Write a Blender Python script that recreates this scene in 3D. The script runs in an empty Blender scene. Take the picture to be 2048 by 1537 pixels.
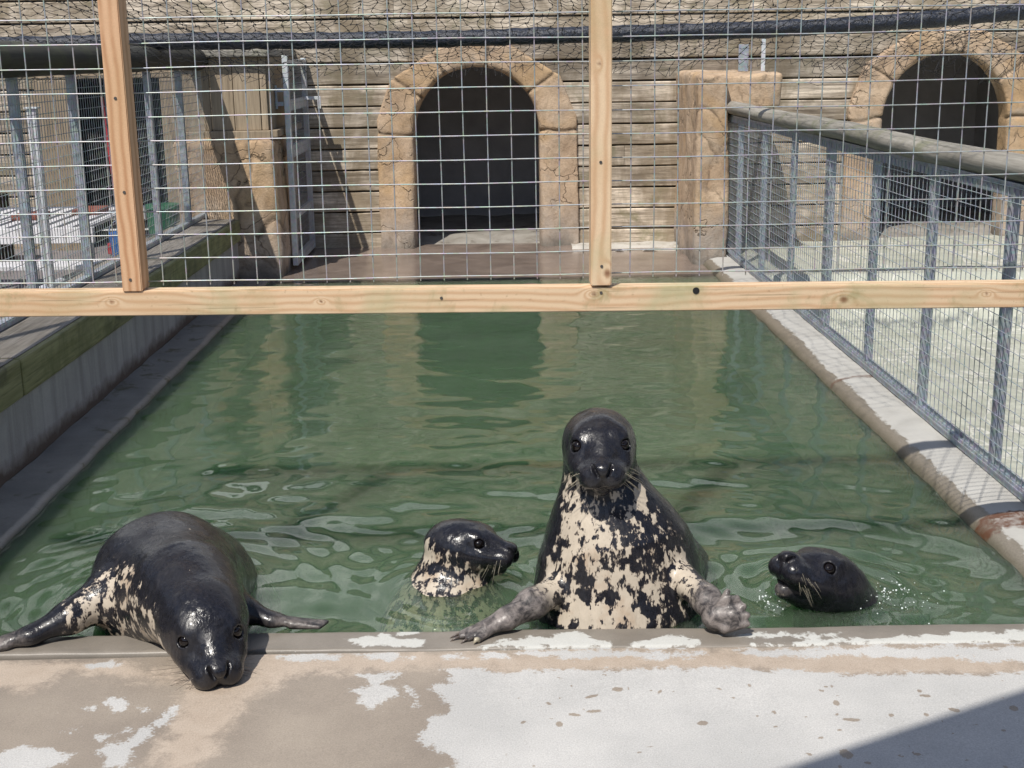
import bpy, bmesh, math, random
import numpy as np
from mathutils import Vector, Matrix

# ------------------------------------------------------------------ camera, sky, sun, exposure
C = bpy.context.scene.collection
scene = bpy.context.scene
rad = math.radians

def camera():
    pitch, yaw, roll = rad(14.0), rad(0.6), rad(-0.9)
    fwd = Vector((math.sin(yaw)*math.cos(pitch), math.cos(yaw)*math.cos(pitch), -math.sin(pitch)))
    right = Vector((math.cos(yaw), -math.sin(yaw), 0))
    up = right.cross(fwd)
    r2 = right*math.cos(roll) + up*math.sin(roll)
    u2 = -right*math.sin(roll) + up*math.cos(roll)
    cd = bpy.data.cameras.new("camera"); cd.sensor_width = 36; cd.lens = 2620/2048*36
    cd.clip_start = 0.05; cd.clip_end = 500
    o = bpy.data.objects.new("camera", cd); C.objects.link(o)
    m = Matrix((r2, u2, -fwd)).transposed().to_4x4(); m.translation = (0, 0, 1.5)
    o.matrix_world = m
    scene.camera = o
camera()

SUNL = Vector((0.29, 0.58, -1.0)).normalized()      # direction the light travels
ELEV = math.asin(-SUNL.z); 
w = bpy.data.worlds.new("World"); scene.world = w; w.use_nodes = True
nt = w.node_tree; nt.nodes.clear()
sky = nt.nodes.new('ShaderNodeTexSky'); sky.sky_type = 'NISHITA'; sky.sun_disc = False
sky.sun_elevation = ELEV; sky.sun_rotation = math.atan2(-SUNL.x, -SUNL.y)
sky.air_density = 1.0; sky.dust_density = 0.9; sky.ozone_density = 0.7
bg = nt.nodes.new('ShaderNodeBackground'); bg.inputs[1].default_value = 0.115
out = nt.nodes.new('ShaderNodeOutputWorld')
# fair-weather cloud low over the far side
tc = nt.nodes.new('ShaderNodeTexCoord'); sp = nt.nodes.new('ShaderNodeSeparateXYZ'); nt.links.new(tc.outputs['Generated'], sp.inputs[0])
cn = nt.nodes.new('ShaderNodeTexNoise'); cn.inputs['Scale'].default_value = 2.6; cn.inputs['Detail'].default_value = 6; cn.inputs['Roughness'].default_value = .55
nt.links.new(tc.outputs['Generated'], cn.inputs['Vector'])
c1 = nt.nodes.new('ShaderNodeMapRange'); c1.inputs[1].default_value = .36; c1.inputs[2].default_value = .52; nt.links.new(cn.outputs['Fac'], c1.inputs[0])
c2 = nt.nodes.new('ShaderNodeMapRange'); c2.inputs[1].default_value = .42; c2.inputs[2].default_value = .72; c2.inputs[3].default_value = 1; c2.inputs[4].default_value = 0; nt.links.new(sp.outputs[2], c2.inputs[0])
c3 = nt.nodes.new('ShaderNodeMapRange'); c3.inputs[1].default_value = .35; c3.inputs[2].default_value = .6; nt.links.new(sp.outputs[1], c3.inputs[0])
c4 = nt.nodes.new('ShaderNodeMath'); c4.operation = 'MULTIPLY'; nt.links.new(c1.outputs[0], c4.inputs[0]); nt.links.new(c3.outputs[0], c4.inputs[1])
cm = nt.nodes.new('ShaderNodeMath'); cm.operation = 'MULTIPLY'; nt.links.new(c4.outputs[0], cm.inputs[0]); nt.links.new(c2.outputs[0], cm.inputs[1])
cx = nt.nodes.new('ShaderNodeMix'); cx.data_type = 'RGBA'; nt.links.new(cm.outputs[0], cx.inputs[0]); nt.links.new(sky.outputs[0], cx.inputs[6]); cx.inputs[7].default_value = (13, 13, 13, 1)
nt.links.new(cx.outputs[2], bg.inputs[0]); nt.links.new(bg.outputs[0], out.inputs[0])
sd = bpy.data.lights.new("sun", 'SUN'); sd.energy = 4.6; sd.angle = rad(0.53); sd.color = (1, 0.95, 0.87)
so = bpy.data.objects.new("sun", sd); C.objects.link(so)
so.rotation_euler = SUNL.to_track_quat('-Z', 'Y').to_euler()
scene.view_settings.view_transform = 'Standard'; scene.view_settings.look = 'None'
scene.view_settings.gamma = 1; scene.view_settings.exposure = 0.06

# ------------------------------------------------------------------ object helpers
def tag(o, label=None, cat=None, group=None, kind=None):
    if label: o['label'] = label
    if cat: o['category'] = cat
    if group: o['group'] = group
    if kind: o['kind'] = kind
    return o
def thing(name, loc, label, cat, group=None):
    o = bpy.data.objects.new(name, None); C.objects.link(o); o.location = loc
    o.empty_display_size = 0.1
    return tag(o, label, cat, group)

class MB:
    """collects verts / faces (world coordinates) and links them as one mesh object"""
    def __init__(s): s.v = []; s.f = []; s.n = 0; s.attr = {}
    def add(s, verts, faces, **attr):
        verts = np.asarray(verts, float).reshape(-1, 3)
        for f in faces: s.f.append([i + s.n for i in f])
        s.v.append(verts)
        for k in set(list(s.attr) + list(attr)):
            if k not in s.attr: s.attr[k] = [np.zeros(s.n)]
            a = attr.get(k, 0.0)
            s.attr[k].append(np.broadcast_to(np.asarray(a, float), (len(verts),)).copy())
        s.n += len(verts); return s
    def box(s, a, b, rot=None, jit=0, **attr):
        a = np.array(a, float); b = np.array(b, float)
        v = np.array([[x, y, z] for x in (a[0], b[0]) for y in (a[1], b[1]) for z in (a[2], b[2])])
        if rot is not None:
            c = (a+b)/2; v = (v-c) @ np.array(rot).T + c
        f = [(0,1,3,2),(4,6,7,5),(0,4,5,1),(2,3,7,6),(0,2,6,4),(1,5,7,3)]
        return s.add(v, f, **attr)
    def bevbox(s, a, b, r=0.004, **attr):
        """box with chamfered edges"""
        a = np.array(a, float); b = np.array(b, float)
        bm = bmesh.new(); bmesh.ops.create_cube(bm, size=1)
        sc = b-a; c = (a+b)/2
        for v in bm.verts: v.co = Vector([v.co[i]*sc[i]+c[i] for i in range(3)])
        bmesh.ops.bevel(bm, geom=list(bm.edges), offset=min(r, 0.45*min(sc)), segments=2, affect='EDGES', profile=0.6)
        v = [tuple(x.co) for x in bm.verts]; bm.verts.index_update(); f = [[q.index for q in p.verts] for p in bm.faces]
        bm.free(); return s.add(v, f, **attr)
    def bar(s, p, q, w, h, up=(0,0,1), **attr):
        """box beam between two points, width w (sideways) and height h (along up)"""
        p = np.array(p, float); q = np.array(q, float); d = q-p; d /= np.linalg.norm(d)
        sd_ = np.cross(d, np.array(up, float)); sd_ /= np.linalg.norm(sd_); u = np.cross(sd_, d)
        v = [e + sx*sd_*w/2 + sz*u*h/2 for e in (p, q) for sx in (-1, 1) for sz in (-1, 1)]
        f = [(0,1,3,2),(4,6,7,5),(0,4,5,1),(2,3,7,6),(0,2,6,4),(1,5,7,3)]
        return s.add(v, f, **attr)
    def tube(s, pts, r, n=8, caps=True, **attr):
        pts = np.asarray(pts, float); m = len(pts); rr = np.broadcast_to(np.asarray(r, float), (m,))
        t = np.gradient(pts, axis=0); t /= np.linalg.norm(t, axis=1)[:, None] + 1e-12
        u = np.array([0, 0, 1.0]) if abs(t[0][2]) < .9 else np.array([1.0, 0, 0])
        vs = []
        for i in range(m):
            a = np.cross(t[i], u); a /= np.linalg.norm(a)+1e-12; u = np.cross(a, t[i])
            for k in range(n):
                th = 2*math.pi*k/n
                vs.append(pts[i] + rr[i]*(a*math.cos(th)+u*math.sin(th)))
        f = [(i*n+k, i*n+(k+1) % n, (i+1)*n+(k+1) % n, (i+1)*n+k) for i in range(m-1) for k in range(n)]
        if caps: f += [tuple(range(n))[::-1], tuple((m-1)*n+k for k in range(n))]
        return s.add(vs, f, **attr)
    def tubes_fast(s, P, Q, r, n=4, **attr):
        """many straight thin tubes at once (arrays of end points)"""
        P = np.asarray(P, float); Q = np.asarray(Q, float); d = Q-P
        d /= np.linalg.norm(d, axis=1)[:, None]+1e-12
        ref = np.where(np.abs(d[:, 2:3]) < .9, np.array([[0, 0, 1.0]]), np.array([[1.0, 0, 0]]))
        a = np.cross(d, ref); a /= np.linalg.norm(a, axis=1)[:, None]; u = np.cross(a, d)
        vs = []
        for E in (P, Q):
            for k in range(n):
                th = 2*math.pi*(k+.5)/n
                vs.append(E + r*(a*math.cos(th)+u*math.sin(th)))
        V = np.stack(vs, 1)                        # (N, 2n, 3)
        N = len(P); base = (np.arange(N)*2*n)[:, None]
        F = [base + np.array([k, (k+1) % n, n+(k+1) % n, n+k])[None] for k in range(n)]
        F = np.concatenate(F).tolist()
        return s.add(V.reshape(-1, 3), F, **attr)
    def build(s, name, mat, parent=None, smooth=False, label=None, cat=None, group=None, kind=None, origin=None):
        V = np.concatenate(s.v)
        off = np.zeros(3)
        if parent is not None: off = world_loc(parent)
        elif origin is not None: off = np.array(origin, float)
        me = bpy.data.meshes.new(name)
        me.from_pydata((V-off).tolist(), [], s.f)
        for k, a in s.attr.items():
            at = me.attributes.new(k, 'FLOAT', 'POINT'); at.data.foreach_set('value', np.concatenate(a).astype(np.float32))
        if smooth: me.polygons.foreach_set('use_smooth', [True]*len(me.polygons))
        me.update()
        o = bpy.data.objects.new(name, me); C.objects.link(o)
        if parent is not None: o.parent = parent
        else: o.location = off
        if mat: me.materials.append(mat)
        return tag(o, label, cat, group, kind)

def world_loc(o):
    p = np.zeros(3)
    while o is not None:
        p += np.array(o.location); o = o.parent
    return p

# ------------------------------------------------------------------ numpy value noise
_rs = np.random.RandomState(7); _T = _rs.rand(64, 64, 64).astype(np.float32)
def vnoise(P, seed=0):
    P = np.asarray(P, float) + seed*17.31; i = np.floor(P).astype(int); f = P-i; f = f*f*(3-2*f); i &= 63; j = (i+1) & 63
    x0, y0, z0 = i.T; x1, y1, z1 = j.T; fx, fy, fz = f.T
    l = lambda a, b, t: a+(b-a)*t
    return l(l(l(_T[x0,y0,z0], _T[x1,y0,z0], fx), l(_T[x0,y1,z0], _T[x1,y1,z0], fx), fy),
             l(l(_T[x0,y0,z1], _T[x1,y0,z1], fx), l(_T[x0,y1,z1], _T[x1,y1,z1], fx), fy), fz)
def fbm(P, oct=4, seed=0):
    P = np.asarray(P, float); r = 0; a = .5; s = 0
    for o in range(oct): r = r + a*vnoise(P*2**o, seed+o); s += a; a *= .5
    return r/s

# ------------------------------------------------------------------ signed-distance modelling (for animals and rockwork)
I3 = np.eye(3)
class Prim:
    def __init__(s, kind, k=0.02, c=(0,0,0), M=I3, op='u', **p):
        s.kind = kind; s.k = k; s.S = 1.0; s.c = np.array(c, float); s.M = np.array(M, float); s.op = op; s.p = p
    def d(s, P):
        q = (P-s.c) @ s.M/s.S; p = s.p
        if s.kind == 'ell':
            q = q-p['o']; k0 = np.linalg.norm(q/p['r'], axis=1); k1 = np.linalg.norm(q/p['r']**2, axis=1)+1e-9
            return k0*(k0-1)/k1*s.S
        if s.kind == 'cone':
            a, b = p['a'], p['b']
            if p['n'] is not None:
                n, st = p['n'], p['sc']
                q = q + ((q-a) @ n)[:, None]*n*(st-1); b = b + ((b-a) @ n)*n*(st-1)
            ab = b-a; L = ab @ ab
            t = np.clip(((q-a) @ ab)/L, 0, 1)
            dd = np.linalg.norm(q-a-t[:, None]*ab, axis=1) - (p['ra']+(p['rb']-p['ra'])*t)
            return dd*s.S
def ell(o, r, k=.02, op='u', F=None):
    c, M = F or ((0,0,0), I3)
    return Prim('ell', k, c, M, op, o=np.array(o, float), r=np.array(r, float))
def cone(a, b, ra, rb, k=.02, op='u', F=None, n=None, s=1.0):
    c, M = F or ((0,0,0), I3)
    if n is not None: n = np.array(n, float); n /= np.linalg.norm(n)
    return Prim('cone', k, c, M, op, a=np.array(a, float), b=np.array(b, float)+1e-9, ra=ra, rb=rb, n=n, sc=s)
def combine(prims, P, ds=None):
    d = None
    for i, p in enumerate(prims):
        e = p.d(P) if ds is None else ds[i]
        if d is None: d = e; continue
        if p.op == 'u':
            h = np.maximum(p.k-np.abs(d-e), 0)/p.k; d = np.minimum(d, e)-h*h*p.k/4
        else:
            e = -e; h = np.maximum(p.k-np.abs(d-e), 0)/p.k; d = np.maximum(d, e)+h*h*p.k/4
    return d
def surface_net(D, org, h):
    S = D < 0
    nx, ny, nz = D.shape
    cnt = np.zeros((nx-1, ny-1, nz-1), np.uint8)
    for dx in (0, 1):
        for dy in (0, 1):
            for dz in (0, 1): cnt += S[dx:nx-1+dx, dy:ny-1+dy, dz:nz-1+dz]
    act = (cnt > 0) & (cnt < 8); cells = np.argwhere(act)
    idx = -np.ones(act.shape, np.int64); idx[act] = np.arange(len(cells))
    acc = np.zeros((len(cells), 3)); num = np.zeros(len(cells))
    cor = [(a, b, c) for a in (0, 1) for b in (0, 1) for c in (0, 1)]
    val = {c: D[cells[:, 0]+c[0], cells[:, 1]+c[1], cells[:, 2]+c[2]] for c in cor}
    for c in cor:
        for ax in range(3):
            if c[ax] == 1: continue
            e = list(c); e[ax] = 1; e = tuple(e); v0, v1 = val[c], val[e]
            m = (v0 < 0) != (v1 < 0); t = np.where(m, v0/(v0-v1+1e-20), 0)
            pt = np.zeros((len(cells), 3)); pt[:] = c; pt[:, ax] = t
            acc[m] += pt[m]; num[m] += 1
    V = (cells + acc/num[:, None])*h + org
    faces = []
    for ax in range(3):
        u, v = (ax+1) % 3, (ax+2) % 3
        sl0 = [slice(None)]*3; sl1 = [slice(None)]*3; sl0[ax] = slice(0, -1); sl1[ax] = slice(1, None)
        A = S[tuple(sl0)]; B = S[tuple(sl1)]
        E = np.argwhere(A != B)
        ok = (E[:, u] > 0) & (E[:, v] > 0) & (E[:, u] < D.shape[u]-1) & (E[:, v] < D.shape[v]-1); E = E[ok]
        flip = A[E[:, 0], E[:, 1], E[:, 2]]
        q = []
        for du, dv in ((1, 1), (0, 1), (0, 0), (1, 0)):
            g = E.copy(); g[:, u] -= du; g[:, v] -= dv; q.append(idx[g[:, 0], g[:, 1], g[:, 2]])
        q = np.stack(q, 1); q[~flip] = q[~flip][:, ::-1]; faces.append(q)
    return V, np.concatenate(faces)
def mesh_sdf(prims, lo, hi, h, disp=None, relax=2):
    lo = np.array(lo, float); hi = np.array(hi, float); n = np.ceil((hi-lo)/h).astype(int)+1
    B = 12; half = B*h*math.sqrt(3)/2; D = np.full(tuple(n), 1.0, np.float32)
    kmax = max(p.k for p in prims)
    for bx in range(0, n[0], B):
        for by in range(0, n[1], B):
            bz = np.arange(0, n[2], B)
            cen = lo + (np.stack([np.full(len(bz), bx), np.full(len(bz), by), bz], 1)+B/2)*h
            ds = np.stack([p.d(cen) for p in prims])
            comb = combine(prims, cen, ds)
            for j, z in enumerate(bz):
                sx, sy, sz = slice(bx, min(bx+B, n[0])), slice(by, min(by+B, n[1])), slice(z, min(z+B, n[2]))
                if abs(comb[j]) > half*1.8+0.02:
                    D[sx, sy, sz] = comb[j]; continue
                um = min(ds[i, j] for i, p in enumerate(prims) if p.op == 'u')
                pr = [p for i, p in enumerate(prims) if (p.op == 'u' and ds[i, j] < um+2.5*half+kmax) or (p.op != 'u' and ds[i, j] < 2*half+p.k)]
                g = np.stack(np.meshgrid(np.arange(sx.start, sx.stop), np.arange(sy.start, sy.stop), np.arange(sz.start, sz.stop), indexing='ij'), -1)
                P = lo + g.reshape(-1, 3)*h
                d = combine(pr, P)
                if disp is not None: d = d + disp(P)
                D[sx, sy, sz] = d.reshape(g.shape[:3])
    V, F = surface_net(D, lo, h)
    # keep only real pieces
    F = F[(F >= 0).all(1)]; e = np.concatenate([F[:, [0, 1]], F[:, [1, 2]], F[:, [2, 3]]]); lab = np.arange(len(V))
    for _ in range(400):
        m = np.minimum(lab[e[:, 0]], lab[e[:, 1]]); new = lab.copy()
        np.minimum.at(new, e[:, 0], m); np.minimum.at(new, e[:, 1], m); new = new[new]
        if (new == lab).all(): break
        lab = new
    cntl = np.bincount(lab, minlength=len(V)); keep = cntl[lab] > .06*len(V)
    if not keep.all():
        idn = np.cumsum(keep)-1; F = idn[F[keep[F].all(1)]]; V = V[keep]
    # light relaxation
    e = np.concatenate([F[:, [0, 1]], F[:, [1, 2]], F[:, [2, 3]], F[:, [3, 0]]])
    for _ in range(relax):
        acc = np.zeros_like(V); num = np.zeros(len(V))
        for a, b in ((0, 1), (1, 0)):
            for c in range(3): acc[:, c] += np.bincount(e[:, a], V[e[:, b], c], len(V))
            num += np.bincount(e[:, a], minlength=len(V))
        V = V*.5 + .5*acc/np.maximum(num, 1)[:, None]
    return V, F
def mesh_from(name, V, F, mat, parent, attrs=None, smooth=True):
    off = world_loc(parent) if parent is not None else np.zeros(3)
    me = bpy.data.meshes.new(name)
    F = np.asarray(F)
    me.vertices.add(len(V)); me.vertices.foreach_set('co', (V-off).astype(np.float32).ravel())
    me.loops.add(F.size); me.loops.foreach_set('vertex_index', F.astype(np.int32).ravel())
    me.polygons.add(len(F)); me.polygons.foreach_set('loop_start', np.arange(0, F.size, F.shape[1], dtype=np.int32))
    me.update(calc_edges=True); me.validate()
    if smooth: me.polygons.foreach_set('use_smooth', [True]*len(me.polygons))
    for k, a in (attrs or {}).items():
        at = me.attributes.new(k, 'FLOAT', 'POINT'); at.data.foreach_set('value', a.astype(np.float32))
    o = bpy.data.objects.new(name, me); C.objects.link(o)
    if parent is not None: o.parent = parent
    if mat: me.materials.append(mat)
    return o

# ------------------------------------------------------------------ material helpers
class NT:
    def __init__(s, name, rough=.6, metallic=0, spec=.5):
        s.m = bpy.data.materials.new(name); s.m.use_nodes = True; s.t = s.m.node_tree
        s.b = s.t.nodes['Principled BSDF']; s.b.inputs['Roughness'].default_value = rough
        s.b.inputs['Metallic'].default_value = metallic; s.b.inputs['Specular IOR Level'].default_value = spec
        s._c = None
    def n(s, typ, **kw):
        x = s.t.nodes.new(typ)
        for k, v in kw.items(): setattr(x, k, v)
        return x
    def put(s, v, sock):
        if isinstance(v, bpy.types.NodeSocket): s.t.links.new(v, sock)
        elif v is not None:
            if hasattr(sock.default_value, '__len__') and not hasattr(v, '__len__'): v = (v,)*len(sock.default_value)
            if hasattr(sock.default_value, '__len__') and len(v) == 3 and len(sock.default_value) == 4: v = (*v, 1)
            sock.default_value = v
    def co(s, scale=(1, 1, 1), loc=(0, 0, 0), rot=(0, 0, 0), src=None):
        if s._c is None: s._c = s.n('ShaderNodeTexCoord').outputs['Object']
        m = s.n('ShaderNodeMapping'); s.t.links.new(src or s._c, m.inputs[0])
        m.inputs['Scale'].default_value = scale; m.inputs['Location'].default_value = loc; m.inputs['Rotation'].default_value = rot
        return m.outputs[0]
    def noise(s, scale, detail=4, rough=.55, dist=0, vec=None, sc=(1, 1, 1), loc=(0, 0, 0)):
        x = s.n('ShaderNodeTexNoise'); s.t.links.new(vec or s.co(sc, loc), x.inputs['Vector'])
        x.inputs['Scale'].default_value = scale; x.inputs['Detail'].default_value = detail
        x.inputs['Roughness'].default_value = rough; x.inputs['Distortion'].default_value = dist
        return x.outputs['Fac']
    def vor(s, scale, vec=None, sc=(1, 1, 1), feature='F1', out='Distance'):
        x = s.n('ShaderNodeTexVoronoi', feature=feature); s.t.links.new(vec or s.co(sc), x.inputs['Vector']); x.inputs['Scale'].default_value = scale
        return x.outputs[out]
    def ramp(s, f, stops, interp='LINEAR'):
        x = s.n('ShaderNodeValToRGB'); x.color_ramp.interpolation = interp; s.t.links.new(f, x.inputs[0]); e = x.color_ramp.elements
        while len(e) < len(stops): e.new(.5)
        for i, (p, c) in enumerate(stops):
            e[i].position = p; e[i].color = (c, c, c, 1) if not hasattr(c, '__len__') else (*c, 1)
        return x.outputs[0]
    def mr(s, f, a, b, c=0, d=1, smooth=False):
        x = s.n('ShaderNodeMapRange'); x.clamp = True
        if smooth: x.interpolation_type = 'SMOOTHSTEP'
        s.put(f, x.inputs[0])
        for i, v in enumerate((a, b, c, d)): x.inputs[i+1].default_value = v
        return x.outputs[0]
    def mix(s, f, a, b, mode='MIX'):
        x = s.n('ShaderNodeMix', data_type='RGBA', blend_type=mode); s.put(f, x.inputs[0]); s.put(a, x.inputs[6]); s.put(b, x.inputs[7]); return x.outputs[2]
    def ma(s, op, a, b=None, c=None):
        x = s.n('ShaderNodeMath', operation=op); s.put(a, x.inputs[0])
        if b is not None: s.put(b, x.inputs[1])
        if c is not None: s.put(c, x.inputs[2])
        return x.outputs[0]
    def attr(s, name):
        return s.n('ShaderNodeAttribute', attribute_name=name).outputs['Fac']
    def xyz(s, vec=None):
        x = s.n('ShaderNodeSeparateXYZ'); s.t.links.new(vec or s.co(), x.inputs[0]); return x.outputs
    def col(s, c): s.put(c, s.b.inputs['Base Color']); return s
    def rough(s, c): s.put(c, s.b.inputs['Roughness']); return s
    def bump(s, f, dist=.002, strength=1.0):
        x = s.n('ShaderNodeBump'); x.inputs['Distance'].default_value = dist; x.inputs['Strength'].default_value = strength
        s.t.links.new(f, x.inputs['Height'])
        if s.b.inputs['Normal'].is_linked: s.t.links.new(s.b.inputs['Normal'].links[0].from_socket, x.inputs['Normal'])
        s.t.links.new(x.outputs[0], s.b.inputs['Normal']); return s
def simple(name, c, rough=.6, metallic=0, var=.15, scale=12, bump=0):
    t = NT(name, rough, metallic); n = t.noise(scale, 5, .6)
    t.col(t.mix(t.mr(n, .3, .7), tuple(x*(1-var) for x in c), tuple(min(1, x*(1+var)) for x in c)))
    if bump: t.bump(n, bump)
    return t.m

# ------------------------------------------------------------------ materials
def m_water():
    t = NT('pool_water', .015); t.b.inputs['IOR'].default_value = 1.333
    n1 = t.noise(2.2, 3, .5, .6)
    t.col(t.mix(t.mr(n1, .3, .7), (.088, .155, .086), (.115, .190, .112)))
    t.bump(t.noise(55, 2, .5, .4, sc=(1, .8, 1)), .0005, .2)
    tr = t.n('ShaderNodeBsdfTransparent'); tr.inputs[0].default_value = (.76, .82, .72, 1)
    t.b.inputs['Coat Weight'].default_value = 0
    gl = t.n('ShaderNodeBsdfGlossy'); gl.inputs['Roughness'].default_value = .015
    fr = t.n('ShaderNodeFresnel'); fr.inputs[0].default_value = 1.42
    nn = t.b.inputs['Normal'].links[0].from_socket
    t.t.links.new(nn, gl.inputs['Normal']); t.t.links.new(nn, fr.inputs['Normal'])
    df = t.n('ShaderNodeBsdfPrincipled'); t.t.links.new(t.b.inputs['Base Color'].links[0].from_socket, df.inputs[0]); df.inputs['Roughness'].default_value = 1; df.inputs['Specular IOR Level'].default_value = 0
    df.inputs['Subsurface Weight'].default_value = 1; df.inputs['Subsurface Radius'].default_value = (.7, 1, .7); df.inputs['Subsurface Scale'].default_value = 1.0
    m1 = t.n('ShaderNodeMixShader'); m1.inputs[0].default_value = .42
    t.t.links.new(tr.outputs[0], m1.inputs[1]); t.t.links.new(df.outputs[0], m1.inputs[2])
    m2 = t.n('ShaderNodeMixShader'); t.t.links.new(fr.outputs[0], m2.inputs[0])
    t.t.links.new(m1.outputs[0], m2.inputs[1]); t.t.links.new(gl.outputs[0], m2.inputs[2])
    t.t.links.new(m2.outputs[0], t.t.nodes['Material Output'].inputs[0])
    t.t.nodes.remove(t.b)
    return t.m
def m_deck():
    t = NT('deck_concrete', .75)
    j = t.noise(16, 6, .68, .5); j2 = t.noise(120, 3, .6)
    jit = t.ma('ADD', t.ma('MULTIPLY', t.ma('SUBTRACT', j, .5), 1.7), t.ma('MULTIPLY', t.ma('SUBTRACT', j2, .5), .75))
    dry = t.mr(t.ma('ADD', t.attr('dry'), jit), .44, .58)
    pink = t.mr(t.ma('ADD', t.attr('pink'), jit), .3, .75)
    big = t.noise(3.0, 4, .6); fine = t.noise(260, 3, .7)
    wet = t.mix(t.mr(big, .3, .7), (.255, .215, .178), (.36, .307, .252))
    pk = t.mix(t.mr(j, .3, .7), (.42, .34, .27), (.49, .41, .335))
    c = t.mix(pink, wet, pk)
    dc = t.mix(t.mr(big, .35, .7), (.46, .455, .445), (.56, .55, .535))
    c = t.mix(dry, c, dc)
    c = t.mix(t.mr(fine, .2, .8), t.mix(1, c, (.66, .66, .66), 'MULTIPLY'), t.mix(1, c, (1.2, 1.2, 1.19), 'MULTIPLY'))
    pit = t.mr(t.vor(95), .06, .12)
    c = t.mix(t.ma('MULTIPLY', t.ma('SUBTRACT', 1, pit), t.mr(t.noise(9), .5, .62)), c, (.14, .115, .09))
    t.col(c); t.rough(t.mr(dry, 0, 1, .48, .85)); t.bump(fine, .0012, .5); t.bump(j, .002, .35)
    return t.m
def m_coping():
    t = NT('coping_mortar', .7)
    j = t.noise(18, 6, .68, .5); j2 = t.noise(140, 3, .6)
    jit = t.ma('ADD', t.ma('MULTIPLY', t.ma('SUBTRACT', j, .5), 2.0), t.ma('MULTIPLY', t.ma('SUBTRACT', j2, .5), .35))
    dry = t.mr(t.ma('ADD', t.attr('dry'), jit), .44, .58)
    big = t.noise(5.0, 4, .6); fine = t.noise(300, 3, .7)
    wet = t.mix(t.mr(big, .3, .7), (.18, .16, .135), (.265, .235, .20))
    c = t.mix(dry, wet, (.53, .53, .50))
    c = t.mix(t.mr(fine, .2, .8), t.mix(1, c, (.82, .82, .82), 'MULTIPLY'), t.mix(1, c, (1.1, 1.1, 1.1), 'MULTIPLY'))
    t.col(c); t.rough(t.mr(dry, 0, 1, .42, .85)); t.bump(fine, .001, .5)
    return t.m
def m_concrete(name, a, b, rough=.8, streak=False, wetline=None, moss=None):
    t = NT(name, rough)
    n = t.noise(4, 6, .65, .3); f = t.noise(150, 3, .6)
    c = t.mix(t.mr(n, .3, .7), a, b)
    if streak:
        s_ = t.noise(1, 5, .6, .2, sc=(9, 9, .7)); c = t.mix(t.mr(s_, .45, .7), c, tuple(x*.72 for x in a))
    if moss:
        c = t.mix(t.mr(t.noise(7, 5, .7, .4), .56, .66), c, moss)
    if wetline:
        z0, z1, wc = wetline
        z = t.ma('ADD', t.xyz()[2], t.ma('MULTIPLY', t.ma('SUBTRACT', t.noise(9, 5, .6), .5), .12))
        c = t.mix(t.mr(z, z0, z1, 1, 0), c, wc)
    c = t.mix(t.mr(f, .2, .8), t.mix(1, c, (.85,)*3, 'MULTIPLY'), t.mix(1, c, (1.1,)*3, 'MULTIPLY'))
    t.col(c); t.bump(f, .0015, .4); t.bump(n, .004, .4)
    return t.m
def m_curb():
    """pale rounded kerb with a jagged wet band towards the water and rust runs"""
    t = NT('pool_kerb', .75)
    n = t.noise(5, 5, .6, .3); f = t.noise(160, 3, .6)
    c = t.mix(t.mr(n, .3, .7), (.36, .35, .325), (.46, .45, .42))
    x = t.xyz()
    jag = t.noise(1, 6, .75, .6, sc=(30, 12, 5)); broad = t.noise(2.1, 2, .5)
    lim = t.ma('ADD', t.ma('MULTIPLY', t.ma('SUBTRACT', jag, .5), .085), t.ma('MULTIPLY', t.ma('SUBTRACT', broad, .5), .06))
    wx = t.ma('ADD', x[0], lim)
    wet = t.mr(wx, 1.598, 1.606, 1, 0)
    c = t.mix(wet, c, t.mix(t.mr(f, .3, .7), (.15, .13, .10), (.23, .20, .16)))
    alg = t.mr(t.ma('ADD', x[2], t.ma('MULTIPLY', t.ma('SUBTRACT', jag, .5), .05)), -.05, .0, 1, 0)
    c = t.mix(alg, c, (.085, .08, .045))
    for y0, y1, st in ((3.94, 4.04, .95), (5.925, 5.95, .75)):
        yy = t.ma('ADD', x[1], t.ma('MULTIPLY', t.ma('SUBTRACT', t.noise(9, 5, .65), .5), .22))
        band = t.ma('MULTIPLY', t.mr(yy, y0-.02, y0), t.mr(yy, y1, y1+.02, 1, 0))
        band = t.ma('MULTIPLY', band, t.mr(t.noise(22, 5, .7, .5), .36, .54, .35, 1))
        c = t.mix(t.ma('MULTIPLY', band, st), c, (.10, .036, .014))
    t.col(c); t.rough(t.mr(wet, 0, 1, .8, .35)); t.bump(f, .0012, .4); t.bump(n, .003, .4)
    return t.m
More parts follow.
